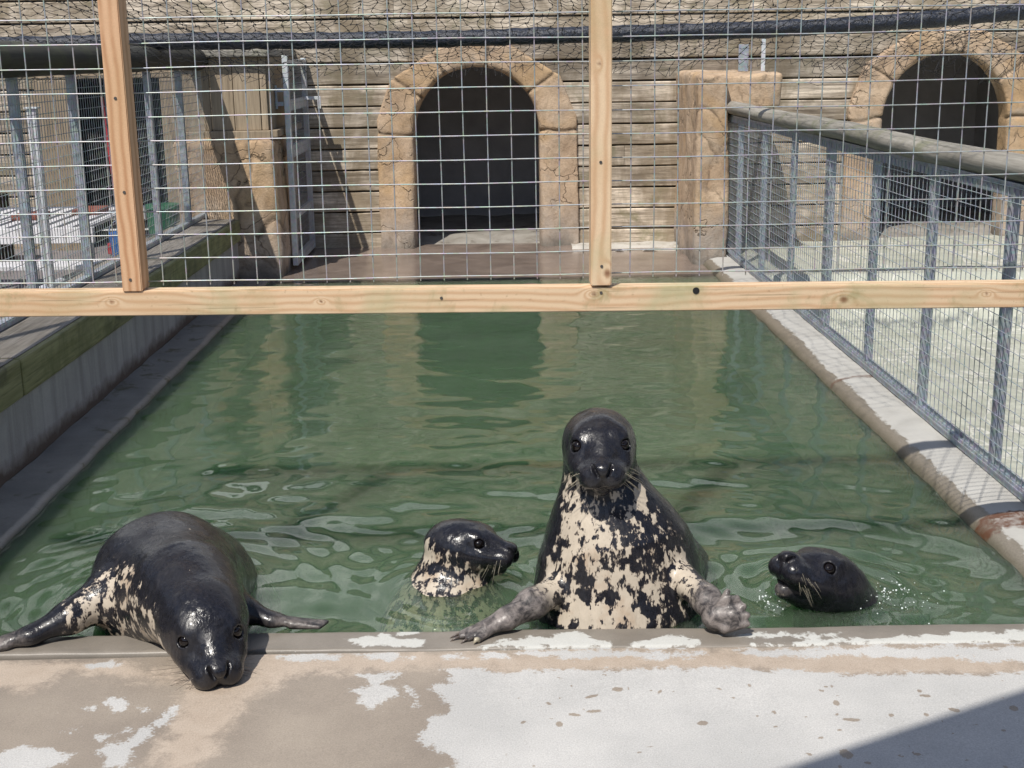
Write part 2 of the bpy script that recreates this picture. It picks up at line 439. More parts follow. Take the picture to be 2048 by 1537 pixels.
def wood(name, a, b, axis=0, grain=55, dirt=None, rough=.75, runs=None, tintvar=.5, moss=None):
    """weathered timber; grain runs along axis; 'tint' attribute varies each board"""
    t = NT(name, rough)
    sc = [grain]*3; sc[axis] = grain*.045
    tint = t.attr('tint')
    loc = t.n('ShaderNodeCombineXYZ'); t.put(t.ma('MULTIPLY', tint, 37.0), loc.inputs[0]); t.put(t.ma('MULTIPLY', tint, 91.0), loc.inputs[2])
    add = t.n('ShaderNodeVectorMath', operation='ADD'); t.t.links.new(t.co(), add.inputs[0]); t.t.links.new(loc.outputs[0], add.inputs[1])
    v = add.outputs[0]
    g = t.noise(1, 5, .65, .35, vec=t.co(sc, src=v)); sc2 = [x*.22 for x in sc]
    g2 = t.noise(1, 4, .6, .8, vec=t.co(sc2, src=v)); sc3 = [x*2.6 for x in sc]
    g3 = t.noise(1, 3, .6, .1, vec=t.co(sc3, src=v))
    m = t.ma('ADD', t.ma('MULTIPLY', g, .6), t.ma('MULTIPLY', g2, .4))
    c = t.mix(t.mr(m, .34, .66), a, b)
    c = t.mix(t.mr(g3, .25, .5, .6, 0), c, tuple(x*.35 for x in a))
    blot = t.noise(2.3, 5, .65, .8, vec=v)
    if dirt: c = t.mix(t.mr(blot, .48, .66, 0, .75), c, dirt)
    if moss: c = t.mix(t.mr(t.noise(3.7, 5, .65, .5, vec=v), .52, .68, 0, .8), c, moss)
    if runs:                                       # water stains running down the boards
        vr = t.noise(1, 5, .65, .5, sc=(3.4, 3.4, .8)); vf = t.noise(3.5, 5, .7, .8)
        c = t.mix(t.mr(t.ma('ADD', t.ma('MULTIPLY', vr, .7), t.ma('MULTIPLY', vf, .3)), .46, .60, 0, .78), c, runs)
        fl = t.noise(1, 4, .7, .2, sc=(9, 9, 190))
        c = t.mix(t.mr(fl, .52, .68, 0, .7), c, tuple(x*.5 for x in a))
    k = t.ma('ADD', 1-tintvar/2, t.ma('MULTIPLY', tint, tintvar))
    cc = t.n('ShaderNodeCombineColor'); [t.put(k, cc.inputs[i]) for i in range(3)]
    c = t.mix(1, c, cc.outputs[0], 'MULTIPLY')
    t.col(c); t.bump(g, .003, .6); t.bump(g3, .0015, .5)
    return t.m
def m_pine(name, warm, pale, stain, weather=False):
    """fresh sawn pine: growth rings come from a 'ring' attribute, knots from 'knot'"""
    t = NT(name, .6)
    r = t.attr('ring'); k = t.attr('knot')
    s_ = t.ma('MULTIPLY', t.ma('ADD', t.ma('SINE', t.ma('ADD', r, t.ma('MULTIPLY', t.noise(6, 3, .5), 5.0))), 1), .5)
    s_ = t.ma('POWER', s_, 1.6)
    c = t.mix(t.ma('MULTIPLY', s_, .75), pale, warm)
    c = t.mix(t.mr(t.noise(3.2, 4, .6, .4), .5, .68, 0, .7), c, stain)
    c = t.mix(t.mr(t.noise(2.1, 3, .5, loc=(3, 1, 7)), .5, .7, 0, .6), c, (.52, .33, .17))
    f = t.noise(420, 2, .6)
    c = t.mix(t.mr(f, .2, .8), t.mix(1, c, (.88,)*3, 'MULTIPLY'), t.mix(1, c, (1.07,)*3, 'MULTIPLY'))
    if weather:                                    # drying cracks, grime and faint algae along the rail
        cr = t.noise(1, 4, .6, .25, sc=(2.2, 8, 150)); c = t.mix(t.mr(cr, .60, .68, 0, .55), c, (.20, .12, .06))
        c = t.mix(t.mr(t.noise(5.5, 5, .7, .7), .56, .70, 0, .55), c, (.30, .27, .13))
        c = t.mix(t.mr(t.noise(60, 4, .7), .60, .72, 0, .5), c, (.26, .15, .07))
    c = t.mix(k, c, (.16, .06, .025))
    t.col(c); t.bump(s_, .0004, .4); t.bump(f, .0005, .3)
    return t.m
def m_rock():
    t = NT('moulded_rock', .85)
    n = t.noise(3.2, 6, .62, .6); n2 = t.noise(1.3, 4, .6, 1.0); f = t.noise(90, 4, .65)
    c = t.mix(t.mr(n, .3, .68), (.32, .215, .135), (.62, .47, .33))
    c = t.mix(t.mr(n2, .46, .62, 0, .75), c, (.47, .31, .16))
    c = t.mix(t.mr(t.noise(2.2, 5, .6, .8, loc=(5, 2, 1)), .52, .68, 0, .6), c, (.33, .30, .26))
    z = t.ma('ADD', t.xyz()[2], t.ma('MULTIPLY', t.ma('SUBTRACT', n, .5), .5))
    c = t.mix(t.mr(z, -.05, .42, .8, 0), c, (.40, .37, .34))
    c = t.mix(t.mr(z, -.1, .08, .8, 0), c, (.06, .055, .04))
    vv = t.n('ShaderNodeVectorMath', operation='ADD'); nz = t.n('ShaderNodeTexNoise'); nz.inputs['Scale'].default_value = 2.5; nz.inputs['Detail'].default_value = 4; t.t.links.new(t.co(), nz.inputs['Vector'])
    t.t.links.new(t.co(), vv.inputs[0]); t.t.links.new(nz.outputs['Color'], vv.inputs[1])
    ve = t.vor(2.6, vec=vv.outputs[0], feature='DISTANCE_TO_EDGE')
    crack = t.ma('MULTIPLY', t.mr(ve, .004, .02, 1, 0), t.mr(t.noise(3, 3, .5, loc=(9, 0, 2)), .47, .6))
    c = t.mix(t.ma('MULTIPLY', crack, .65), c, (.10, .07, .045))
    c = t.mix(t.mr(t.noise(24, 5, .7, .5), .5, .7, 0, .45), c, (.20, .14, .085))
    crk = t.mr(t.attr('groove'), 0, 1, 0, .75)
    c = t.mix(crk, c, (.10, .07, .045))
    c = t.mix(t.mr(f, .2, .8), t.mix(1, c, (.8,)*3, 'MULTIPLY'), t.mix(1, c, (1.12,)*3, 'MULTIPLY'))
    t.col(c); t.bump(f, .006, .6); t.bump(n, .03, .6); t.bump(t.ma('SUBTRACT', 1, crack), .012, .7)
    return t.m
def m_zinc(name='galvanised_steel', a=(.25, .285, .325), b=(.43, .465, .50), rough=.5, met=.35):
    t = NT(name, rough, met)
    n = t.noise(18, 4, .6); v = t.vor(60, feature='F1', out='Color')
    c = t.mix(t.mr(n, .3, .7), a, b); c = t.mix(.12, c, v, 'OVERLAY')
    c = t.mix(t.mr(t.noise(1, 4, .6, .2, sc=(25, 25, 1.2)), .55, .7, 0, .5), c, (.50, .53, .55))
    t.col(c); t.bump(n, .0008, .3)
    return t.m
def m_seal(name, pale_c=(.52, .45, .36), dark_c=(.0075, .0075, .010), stretch=(42, 42, 29), lo=.38, hi=.68):
    t = NT(name, .34, 0, .45)
    w_ = t.noise(38, 3, .6, 0, sc=(1, 1, .45))
    n = t.noise(1, 2.5, .5, .35, sc=stretch); n2 = t.noise(1, 5, .65, .2, sc=(stretch[0]*4.2, stretch[1]*4.2, stretch[2]*1.9))
    m = t.ma('ADD', t.ma('ADD', t.attr('pale'), t.ma('MULTIPLY', t.ma('SUBTRACT', n, .5), 3.4)), t.ma('MULTIPLY', t.ma('SUBTRACT', n2, .5), 1.9))
    p = t.mr(m, lo, hi)
    pc = t.mix(t.mr(w_, .3, .7), pale_c, tuple(x*.86 for x in pale_c))
    pc = t.mix(t.mr(t.noise(9, 4, .6, loc=(3, 3, 3)), .54, .66, 0, .55), pc, (.36, .25, .165))
    dn = t.noise(150, 3, .6, 0, sc=(1, 1, .4))
    dc = t.mix(t.mr(dn, .3, .75), dark_c, tuple(x*2.4 for x in dark_c))
    dc = t.mix(t.mr(t.noise(1, 4, .65, .4, sc=(30, 30, 16)), .50, .66, 0, .5), dc, (.026, .024, .026))
    c = t.mix(t.mr(p, .35, .95), t.mix(t.mr(p, 0, .5), dc, (.085, .066, .055)), pc)
    g = t.attr('grey')
    gc = t.mix(t.mr(t.noise(34, 5, .7, .6), .38, .62), (.030, .027, .028), (.24, .21, .195))
    c = t.mix(g, c, gc)
    t.col(c)
    stk = t.noise(1, 4, .65, .3, sc=(90, 90, 26)); pat = t.noise(14, 4, .6, .4)
    t.rough(t.ma('ADD', t.mr(p, 0, 1, .13, .36), t.ma('ADD', t.mr(pat, .42, .62, 0, .20), t.ma('ADD', t.mr(stk, .4, .65, 0, .14), t.ma('MULTIPLY', t.attr('grey'), .16)))))
    t.b.inputs['Coat Weight'].default_value = .12; t.b.inputs['Coat Roughness'].default_value = .08
    t.bump(stk, .0022, .7); t.bump(t.noise(1, 4, .6, .3, sc=(40, 40, 14)), .004, .5)
    return t.m
M = {}
M['water'] = m_water()
M['deck'] = m_deck(); M['coping'] = m_coping()
M['wall_conc'] = m_concrete('retaining_concrete', (.36, .33, .31), (.46, .425, .40), .8, streak=True, wetline=(.02, .08, (.12, .085, .065)))
M['strip'] = m_concrete('ledge_concrete', (.15, .147, .138), (.25, .24, .225), .4, moss=(.07, .065, .035))
M['basin'] = m_concrete('algae_basin', (.02, .045, .018), (.035, .065, .028), .8)
M['ledge'] = m_concrete('wet_ledge', (.15, .115, .095), (.27, .215, .18), .16)
M['yard'] = m_concrete('yard_paving', (.16, .145, .145), (.24, .22, .22), .7)
M['cavefloor'] = m_concrete('worn_chamber_floor', (.20, .18, .155), (.38, .36, .325), .6, moss=(.12, .10, .08))
M['floor'] = m_concrete('pale_floor', (.40, .38, .34), (.52, .50, .46), .6, moss=(.30, .27, .22))
def m_pen():
    m = m_concrete('pen_floor', (.34, .35, .285), (.52, .53, .45), .5); t = NT.__new__(NT); t.m = m; t.t = m.node_tree; t.b = t.t.nodes['Principled BSDF']; t._c = None
    base = t.b.inputs['Base Color'].links[0].from_socket
    n = t.noise(1.5, 4, .6, .6); l = t.mr(t.ma('ABSOLUTE', t.ma('SUBTRACT', n, .52)), .004, .016, .8, 0)  # wavy caustic light, painted into the floor colour as pale lines
    t.col(t.mix(l, base, (.62, .61, .55))); return m
M['pen_floor'] = m_pen()
M['cave'] = m_concrete('chamber_render', (.34, .325, .33), (.46, .44, .44), .9)
M['curb'] = m_curb()
M['plank'] = wood('weathered_boards', (.12, .088, .06), (.84, .73, .59), 0, 38, runs=(.20, .155, .10), dirt=(.15, .115, .075), tintvar=.8, moss=(.17, .155, .085))
M['board_v'] = wood('upright_boards', (.24, .185, .125), (.40, .32, .225), 2, 42, tintvar=.35)
M['sleeper'] = wood('mossy_sleeper', (.19, .18, .065), (.36, .34, .17), 1, 42, moss=(.13, .135, .045), dirt=(.05, .05, .03), tintvar=.3)
M['sleeper_top'] = wood('sleeper_face', (.15, .13, .105), (.36, .33, .29), 1, 42, dirt=(.10, .085, .06), tintvar=.3)
M['log'] = wood('grey_log', (.16, .145, .115), (.38, .355, .31), 1, 36, moss=(.16, .165, .09), tintvar=.3)
M['darklog'] = wood('dark_lintel', (.012, .012, .010), (.045, .042, .028), 1, 36, moss=(.05, .055, .02), tintvar=.3)
M['pine'] = m_pine('rail_pine', (.56, .34, .19), (.72, .54, .355), (.43, .42, .24), True)
M['pine3'] = m_pine('upright_pine', (.56, .34, .19), (.72, .54, .355), (.43, .42, .24))
M['pine2'] = m_pine('post_pine', (.42, .195, .085), (.66, .42, .25), (.62, .38, .22))
M['rock'] = m_rock()
M['zinc'] = m_zinc()
M['zincl'] = m_zinc('bright_galvanised', (.50, .53, .56), (.70, .72, .74), .45, .2)
M['wire'] = m_zinc('galvanised_wire', (.30, .325, .33), (.46, .485, .485), .42, .4)
M['net'] = simple('black_twine', (.012, .012, .014), .7)
M['netroll'] = simple('rolled_black_net', (.016, .02, .032), .45, var=.6, scale=40, bump=.01)
M['roof'] = wood('shingle_roof', (.09, .07, .05), (.18, .15, .11), 0, 20)
M['seal_body'] = m_seal('wet_seal_coat')
M['eye'] = NT('seal_eye', .06).col((.006, .004, .004)).m; 
M['whisker'] = NT('whisker', .35).col((.40, .36, .27)).m
M['dwhisker'] = NT('dark_whisker', .35).col((.09, .07, .06)).m
M['claw'] = NT('claw', .3).col((.10, .08, .07)).m
M['screw'] = simple('screw_head', (.16, .15, .14), .4, .8)
M['white'] = simple('white_paint', (.66, .65, .66), .5, var=.06)
M['red'] = simple('red_plastic', (.35, .03, .035), .4); M['green'] = simple('green_plastic', (.015, .12, .06), .45)
M['blue'] = simple('blue_plastic', (.02, .13, .42), .4); M['rust'] = simple('rusty_red', (.22, .07, .045), .8)
M['dark'] = simple('dark_interior', (.012, .012, .013), .9)
M['drop'] = NT('water_drop', .03).col((.8, .85, .85)).m

# ------------------------------------------------------------------ the pool, its edges and the ground
def grid(x0, x1, y0, y1, h, z=0.0):
    nx = int((x1-x0)/h)+1; ny = int((y1-y0)/h)+1
    X, Y = np.meshgrid(np.linspace(x0, x1, nx), np.linspace(y0, y1, ny), indexing='ij')
    V = np.stack([X.ravel(), Y.ravel(), np.full(X.size, z)], 1)
    i = np.arange((nx-1)*(ny-1)); a = (i//(ny-1))*ny + i % (ny-1)
    F = np.stack([a, a+ny, a+ny+1, a+1], 1)
    return V, F
def polyfield(P, polys, soft=.03):
    """0..1 field, .5 on the outline of the polygons"""
    out = np.full(len(P), -9.0)
    for poly in polys:
        p = np.array(poly); q = np.roll(p, -1, 0); dmin = np.full(len(P), 9.0); inside = np.zeros(len(P), bool)
        for a, b in zip(p, q):
            e = b-a; w_ = P-a; t = np.clip((w_ @ e)/(e @ e+1e-12), 0, 1)
            dmin = np.minimum(dmin, np.linalg.norm(w_-t[:, None]*e, axis=1))
            c = ((a[1] > P[:, 1]) != (b[1] > P[:, 1])) & (P[:, 0] < (b[0]-a[0])*(P[:, 1]-a[1])/(b[1]-a[1]+1e-12)+a[0])
            inside ^= c
        out = np.maximum(out, np.where(inside, dmin, -dmin))
    return np.clip(.5+out/soft*.5, 0, 1)
DRY=[[(-0.155,3.042),(-0.061,3.055),(0.003,3.013),(0.091,3.037),(0.242,3.024),(0.406,3.028),(0.62,3.019),(0.859,2.969),(1.047,2.974),(1.166,2.956),(1.311,2.976),(1.109,2.472),(-0.173,2.523),(-0.109,2.582),(-0.134,2.621),(-0.199,2.698),(-0.184,2.734),(-0.185,2.798),(-0.135,2.813),(-0.134,2.844),(-0.155,2.883),(-0.176,2.941),(-0.158,2.961),(-0.115,2.954),(-0.135,3.008)],[(-0.359,3.024),(-0.312,3.033),(-0.261,3.019),(-0.296,2.988),(-0.267,2.934),(-0.274,2.893),(-0.315,2.85),(-0.346,2.886),(-0.34,2.922),(-0.373,2.949),(-0.347,2.969)],[(-0.25,2.96),(-0.23,2.959),(-0.21,2.906),(-0.212,2.855),(-0.223,2.886),(-0.235,2.927)],[(-0.971,2.898),(-0.943,2.927),(-0.914,2.906),(-0.913,2.866),(-0.935,2.857)],[(-1.012,2.875),(-0.978,2.893),(-0.98,2.868)],[(-0.883,2.884),(-0.848,2.863),(-0.853,2.838)],[(-0.789,2.875),(-0.788,2.811),(-0.817,2.742),(-0.834,2.676),(-0.822,2.596),(-0.874,2.598),(-0.907,2.657),(-0.905,2.71),(-0.86,2.73),(-0.829,2.789)],[(-0.931,2.738),(-0.878,2.777),(-0.87,2.758),(-0.918,2.715)],[(-1.156,2.667),(-1.099,2.695),(-1.079,2.703),(-1.017,2.688),(-0.972,2.651),(-0.999,2.597),(-1.117,2.561)],[(-1.032,2.767),(-1.008,2.773),(-1.005,2.757)],[(-0.581,3.142),(-0.479,3.155),(-0.412,3.134),(-0.434,3.106),(-0.523,3.099),(-0.577,3.113)],[(-0.4,3.145),(-0.296,3.146),(-0.242,3.115),(-0.319,3.107)],[(-0.165,3.123),(-0.107,3.144),(-0.093,3.114),(-0.151,3.099)],[(-0.061,3.136),(0.121,3.136),(0.29,3.131),(0.509,3.118),(0.544,3.096),(0.413,3.079),(0.325,3.1),(0.17,3.084),(0.055,3.119),(-0.061,3.106)],[(0.6,3.123),(0.899,3.121),(1.364,3.111),(1.327,3.017),(1.193,3.032),(1.138,3.057),(1.008,3.052),(0.888,3.08),(0.783,3.068),(0.609,3.099)],[(-0.409,3.237),(-0.316,3.241),(-0.208,3.209),(-0.219,3.173),(-0.351,3.179),(-0.419,3.2)],[(-0.344,3.252),(-0.205,3.277),(-0.237,3.247),(-0.33,3.239)],[(-0.062,3.165),(-0.009,3.199),(0.111,3.218),(0.179,3.246),(0.218,3.219),(0.277,3.168),(0.271,3.147)],[(0.317,3.145),(0.374,3.187),(0.482,3.204),(0.524,3.174),(0.486,3.137)],[(0.563,3.209),(0.737,3.214),(0.892,3.194),(0.832,3.166),(0.992,3.171),(1.398,3.195),(1.37,3.126),(0.644,3.145),(0.805,3.161)],[(-1.078,3.112),(-1.026,3.133),(-0.993,3.109),(-1.047,3.094)]]
PINK=[[(-1.334,3.147),(-1.045,3.134),(-0.818,3.044),(-0.637,3.162),(-0.14,3.157),(1.367,3.117),(1.3,2.949),(0.857,2.964),(0.367,3.019),(-0.01,3.008),(-0.162,3.048),(-0.513,3.031),(-0.616,2.903),(-0.634,2.805),(-0.669,2.59),(-0.768,2.547),(-0.782,2.741),(-0.781,2.885),(-0.799,2.963),(-0.886,3.015),(-1.116,3.072),(-1.169,2.966),(-1.274,2.984)]]

def mesh_grid(name, V, F, mat, attrs=None, smooth=True, kind='structure'):
    o = mesh_from(name, V, F, mat, None, attrs, smooth); o['kind'] = kind; return o
rs = np.random.RandomState(3)
def stain_fields(V):
    P = V[:, :2]; dry = polyfield(P, DRY, .035); pink = polyfield(P, PINK, .06)
    for i in range(95):                       # drips and flipper splashes on the dry part
        c = np.array([rs.uniform(.0, 1.45), rs.uniform(2.5, 3.08)]); s_ = rs.choice([.006, .009, .014, .02], p=[.45, .3, .17, .08])
        an = rs.uniform(0, 3.14); d = P-c; u = d @ [math.cos(an), math.sin(an)]; v = d @ [-math.sin(an), math.cos(an)]
        dry = np.minimum(dry, np.clip(.1+.45*((u/s_)**2+(v/(s_*rs.uniform(.35, .8)))**2), 0, 1))
    return dry, pink
V, F = grid(-1.6, 1.75, 2.2, 3.148, .0055, 0.0)
dry, pink = stain_fields(V)
V[:, 2] += (fbm(V*3, 3)-.5)*.006
mesh_grid('deck', V, F, M['deck'], {'dry': dry, 'pink': pink})
mb = MB(); mb.box((-6, -4, -.12), (6, 2.2, -.003)); mb.box((-6, 2.2, -.12), (-1.6, 3.148, -.003)); mb.box((1.75, 2.2, -.12), (6, 3.148, -.003))
mb.build('paving', M['floor'], kind='structure')
V, F = grid(-2.6, 1.85, 0, .19, .006, 0.0)     # coping: rounded lip, then down into the pool
prof = np.array([[3.152, -.02], [3.153, .0], [3.158, .004], [3.20, .005], [3.262, .003], [3.276, -.004], [3.283, -.02], [3.285, -.10], [3.285, -.9]])
xs = np.arange(-1.62, 1.70, .008); vs = []; PF = []
pr = []
for a, b in zip(prof[:-1], prof[1:]):
    n_ = max(1, int(np.linalg.norm(b-a)/.01)); 
    if b[1] < -.5: n_ = 4
    for k in range(n_): pr.append(a+(b-a)*k/n_)
pr.append(prof[-1]); pr = np.array(pr)
slope = lambda x: -.0195*x                       # the kerb runs very slightly askew
G = np.array([[x, p[0]+slope(x)*1.0, p[1]] for x in xs for p in pr])
G[:, 1] += (vnoise(G*np.array([4, 0, 0]), 3)-.5)*.01; G[:, 2] += (fbm(G*8, 3, 5)-.5)*.005
n_ = len(pr); Fq = [(i*n_+j, (i+1)*n_+j, (i+1)*n_+j+1, i*n_+j+1) for i in range(len(xs)-1) for j in range(n_-1)]
mesh_grid('coping', G, np.array(Fq)[:, ::-1], M['coping'], {'dry': polyfield(G[:, :2], DRY, .03)})

# ground under everything and pool basin
mb = MB(); mb.box((-40, -40, -1.6), (40, 60, -1.4)); mb.build('ground', M['floor'], kind='structure')
mb = MB(); mb.box((-1.9, 3.0, -1.38), (1.9, 9.3, -1.3)); mb.box((-1.9, 3.4, -1.3), (-1.66, 9.25, -.08)); mb.box((1.66, 3.4, -1.3), (1.9, 9.25, -.09))
mb.box((-1.9, 9.251, -1.3), (1.9, 9.45, -.10)); mb.box((-1.9, 2.9, -1.3), (1.9, 3.27, -.12)); mb.build('pool_basin', M['basin'], kind='structure')

# water: real ripples
V, F = grid(-1.66, 1.66, 3.27, 9.25, .0125, -.030)
P = V.copy(); z = np.zeros(len(P)); r_ = np.random.RandomState(11)
for i in range(46):
    lam = .09*(8.0**r_.rand()); th = r_.normal(0, .75)+math.pi/2*(1 if r_.rand() < .5 else -1)
    k = 2*math.pi/lam; ph = r_.rand()*6.28
    warp = .35*lam*fbm(np.stack([P[:, 0]*1.3, P[:, 1]*1.3, np.full(len(P), i*1.7)], 1), 2)
    z += (.0034*lam/6.28)*np.sin(k*(P[:, 0]*math.cos(th)+P[:, 1]*math.sin(th)+warp*4)+ph)*(.5+fbm(np.stack([P[:, 0]*.9, P[:, 1]*.9, np.full(len(P), i*3.1)], 1), 2))
near = np.clip((5.6-P[:, 1])/2.2, 0, 1)
z *= (1.25 + 2.1*near)
def rings(cx, cy, lam, amp, r0, fall):
    r = np.hypot((P[:, 0]-cx), (P[:, 1]-cy)); return amp*np.sin(2*math.pi*(r-r0)/lam)*np.exp(-((r-r0)/fall)**2)
z += rings(.93, 3.55, .11, .0030, .25, .16) + rings(.93, 3.5, .34, .0045, .62, .18)
z += rings(-.13, 3.6, .055, .0011, .22, .10) + rings(-1.0, 3.6, .09, .0011, .45, .25) + rings(.35, 3.6, .09, .0010, .42, .2)
ch = fbm(P*np.array([30, 30, 0]), 3, 9)-.5; z += ch*.011*np.exp(-((P[:, 0]-1.08)/.22)**2-((P[:, 1]-3.38)/.12)**2)
z += ch*.009*np.exp(-((P[:, 0]-.78)/.1)**2-((P[:, 1]-3.38)/.1)**2)
V[:, 2] += z*1.15
mesh_grid('pool_water', V, F, M['water'])

# wet ledge at the foot of the wall, with the floor stepping up to it
V, F = grid(-2.3, 1.80, 8.93, 10.95, .03, -.033); V[:, 2] += (fbm(V*4, 3)-.5)*.006 + np.clip((V[:, 1]-10.55)/.3, 0, 1)*.02
V[:, 2] -= np.clip((8.97-V[:, 1])/.04, 0, 1)*.05
mesh_grid('wet_ledge', V, F, M['ledge'])
V, F = grid(.62, 1.8, 10.5, 10.9, .02, -.02); V[:, 2] += np.clip((V[:, 1]-10.62)/.05, 0, 1)*.03 - .03*(fbm(V*9, 3))
mesh_grid('pale_step', V, F, M['floor'])

# left ledge beside the water
xs = np.array([-1.83, -1.80, -1.72, -1.66, -1.632, -1.628, -1.628]); zs = np.array([-.002, -.008, -.012, -.012, -.016, -.03, -.4])
ys = np.arange(2.4, 9.3, .03)
G = np.array([[x, y, zz] for y in ys for x, zz in zip(xs, zs)])
G[:, 2] += (fbm(G*np.array([12, 6, 12]), 3)-.5)*.014*(G[:, 0] < -1.64); G[:, 0] += (vnoise(G*np.array([0, 5, 0]), 4)-.5)*.012
n_ = len(xs); Fq = np.array([(i*n_+j, i*n_+j+1, (i+1)*n_+j+1, (i+1)*n_+j) for i in range(len(ys)-1) for j in range(n_-1)])
mesh_grid('pool_ledge', G, Fq, M['strip'])

# right rounded kerb
pr = [(1.54, -.5), (1.545, -.06), (1.556, -.025), (1.575, .0), (1.60, .012), (1.65, .022), (1.70, .026), (1.76, .026), (1.79, .02), (1.80, -.2)]
pr = np.array(pr); pp = []
for a, b in zip(pr[:-1], pr[1:]):
    n_ = max(1, int(np.linalg.norm(b-a)/.012)); pp += [a+(b-a)*k/n_ for k in range(n_)]
pp.append(pr[-1]); pp = np.array(pp); ys = np.arange(2.2, 9.75, .02)
G = np.array([[p[0], y, p[1]] for y in ys for p in pp]); G[:, 0] += (fbm(G*np.array([0, 3, 6]), 3, 2)-.5)*.02; G[:, 2] += (fbm(G*7, 3, 6)-.5)*.008
n_ = len(pp); Fq = np.array([(i*n_+j, (i+1)*n_+j, (i+1)*n_+j+1, i*n_+j+1) for i in range(len(ys)-1) for j in range(n_-1)])
mesh_grid('pool_kerb', G, Fq[:, ::-1], M['curb'])

# neighbouring pen: shallow pale basin and floor
V, F = grid(1.79, 7.5, 2.0, 10.9, .06, -.06); V[:, 2] += (fbm(V*1.6, 3)-.5)*.05 - .36*np.clip((9.0-V[:, 1])/.06, 0, 1) + .05
mesh_grid('pen_floor', V, F, M['pen_floor'])
# yard on the left behind the retaining wall
V, F = grid(-8, -2.3, 2.0, 12, .2, .02); mesh_grid('yard_paving', V, F, M['yard'])

# ------------------------------------------------------------------ retaining wall with sleeper
rw = thing('retaining_wall', (-1.83, 6, 0), 'low concrete wall left of the pool, capped with a mossy timber sleeper', 'wall')
V = np.array([[-1.83, y, z] for y in np.arange(2.2, 9.36, .08) for z in np.linspace(-.1, .27, 8)])
mb = MB(); mb.bevbox((-2.28, 2.2, -.1), (-1.832, 9.28, .262), .006); mb.build('concrete_face', M['wall_conc'], rw)
mb = MB()
y = 2.2; i = 0
for y1 in (4.9, 7.1, 9.34):
    mb.bevbox((-2.22-.004*i, y, .264), (-1.822+.003*i, y1-.004, .412), .012, tint=.3+.3*i); y = y1; i += 1
o = mb.build('sleeper', M['sleeper'], rw)
mb = MB(); y = 2.2
for k, y1 in enumerate((4.9, 7.1, 9.34)):
    mb.bevbox((-2.215, y+.01, .4125), (-1.845, y1-.01, .4165), .001, tint=.2+.3*k); y = y1
mb.build('sleeper_top', M['sleeper_top'], rw)

# ------------------------------------------------------------------ the planked seal house with two rockwork arches
ARCH = (-.14, 3.67)
house = thing('seal_house', (1.0, 10.85, 0), 'weathered grey plank building with two rock arches at the far end of the pool', 'building')
def in_ring(x, z):                                 # inside an arch surround (so no plank is drawn)
    for c in ARCH:
        if abs(x-c) < .68 and z < 1.0: return True
        if z >= 1.0 and ((x-c)/.68)**2+((z-1.0)/.53)**2 < 1: return True
    return False
mb = MB(); rp = random.Random(5); z = -.06; row = 0; pitch = .171
while z < 2.45:
    h_ = pitch-.010; zt = z+h_
    xs = np.arange(-4.8, 6.4, .02)
    free = [not (in_ring(x, z+.02) or in_ring(x, zt-.02)) and not (-3.62 < x < -2.62 and z < 1.36) for x in xs]
    joints = sorted([rp.uniform(-4.5, 6) for _ in range(2)])
    st = None; segs = []
    for x, f_ in zip(xs, free):
        if f_ and st is None: st = x
        if st is not None and (not f_ or x == xs[-1]): segs.append((st, x)); st = None
    tint = rp.random()
    if z > 1.98: xs = xs[xs > -1.75]
    for a, b in segs:
        cuts = [a]+[j for j in joints if a+.15 < j < b-.15]+[b]
        for p, q in zip(cuts[:-1], cuts[1:]):
            tt = min(1, max(0, tint*.7+rp.random()*.3)); dy = rp.uniform(-.004, .004); til = rp.uniform(-.004, .004)
            m2 = 12
            X = np.linspace(p, q-.003, m2); vs = []
            wob = [rp.uniform(-.003, .003) for _ in X]
            for kx, x in enumerate(X):
                for (yy, zz) in ((10.90, z), (10.852+dy+.005, z), (10.847+dy, z+.007), (10.85+dy+til, zt-.008), (10.856+dy+til, zt), (10.90, zt)):
                    vs.append((x, yy, zz+wob[kx]*(1 if zz > z+.05 else .6)))
            fs = [(i*6+j, (i+1)*6+j, (i+1)*6+j+1, i*6+j+1) for i in range(m2-1) for j in range(5)]
            fs += [tuple(range(6)), tuple((m2-1)*6+5-j for j in range(6))]
            mb.add(vs, fs, tint=tt)
    z += pitch; row += 1
mb.build('plank_wall', M['plank'], house)
mb = MB()                                          # dark backing behind the gaps, split round the openings
for a, b in ((-5, -3.64), (-2.6, ARCH[0]-.55), (ARCH[0]+.55, ARCH[1]-.55), (ARCH[1]+.55, 6.4)): mb.box((a, 10.905, -.1), (b, 10.95, 1.5))
mb.box((-5, 10.905, 1.50), (6.4, 10.95, 2.02)); mb.box((-1.75, 10.905, 2.02), (6.4, 10.95, 2.46)); mb.box((-3.64, 10.905, 1.36), (-2.6, 10.95, 1.5))
mb.build('backing', M['dark'], house)
mb = MB(); mb.bar((-1.6, 12.6, 3.3), (6.6, 12.6, 3.3), .06, 4.0, up=(0, .8, .6)); 
mb.build('roof', M['roof'], house)
mb = MB(); mb.bevbox((-1.8, 10.75, 2.46), (6.5, 10.98, 2.60), .01, tint=.3); mb.build('fascia', M['plank'], house)

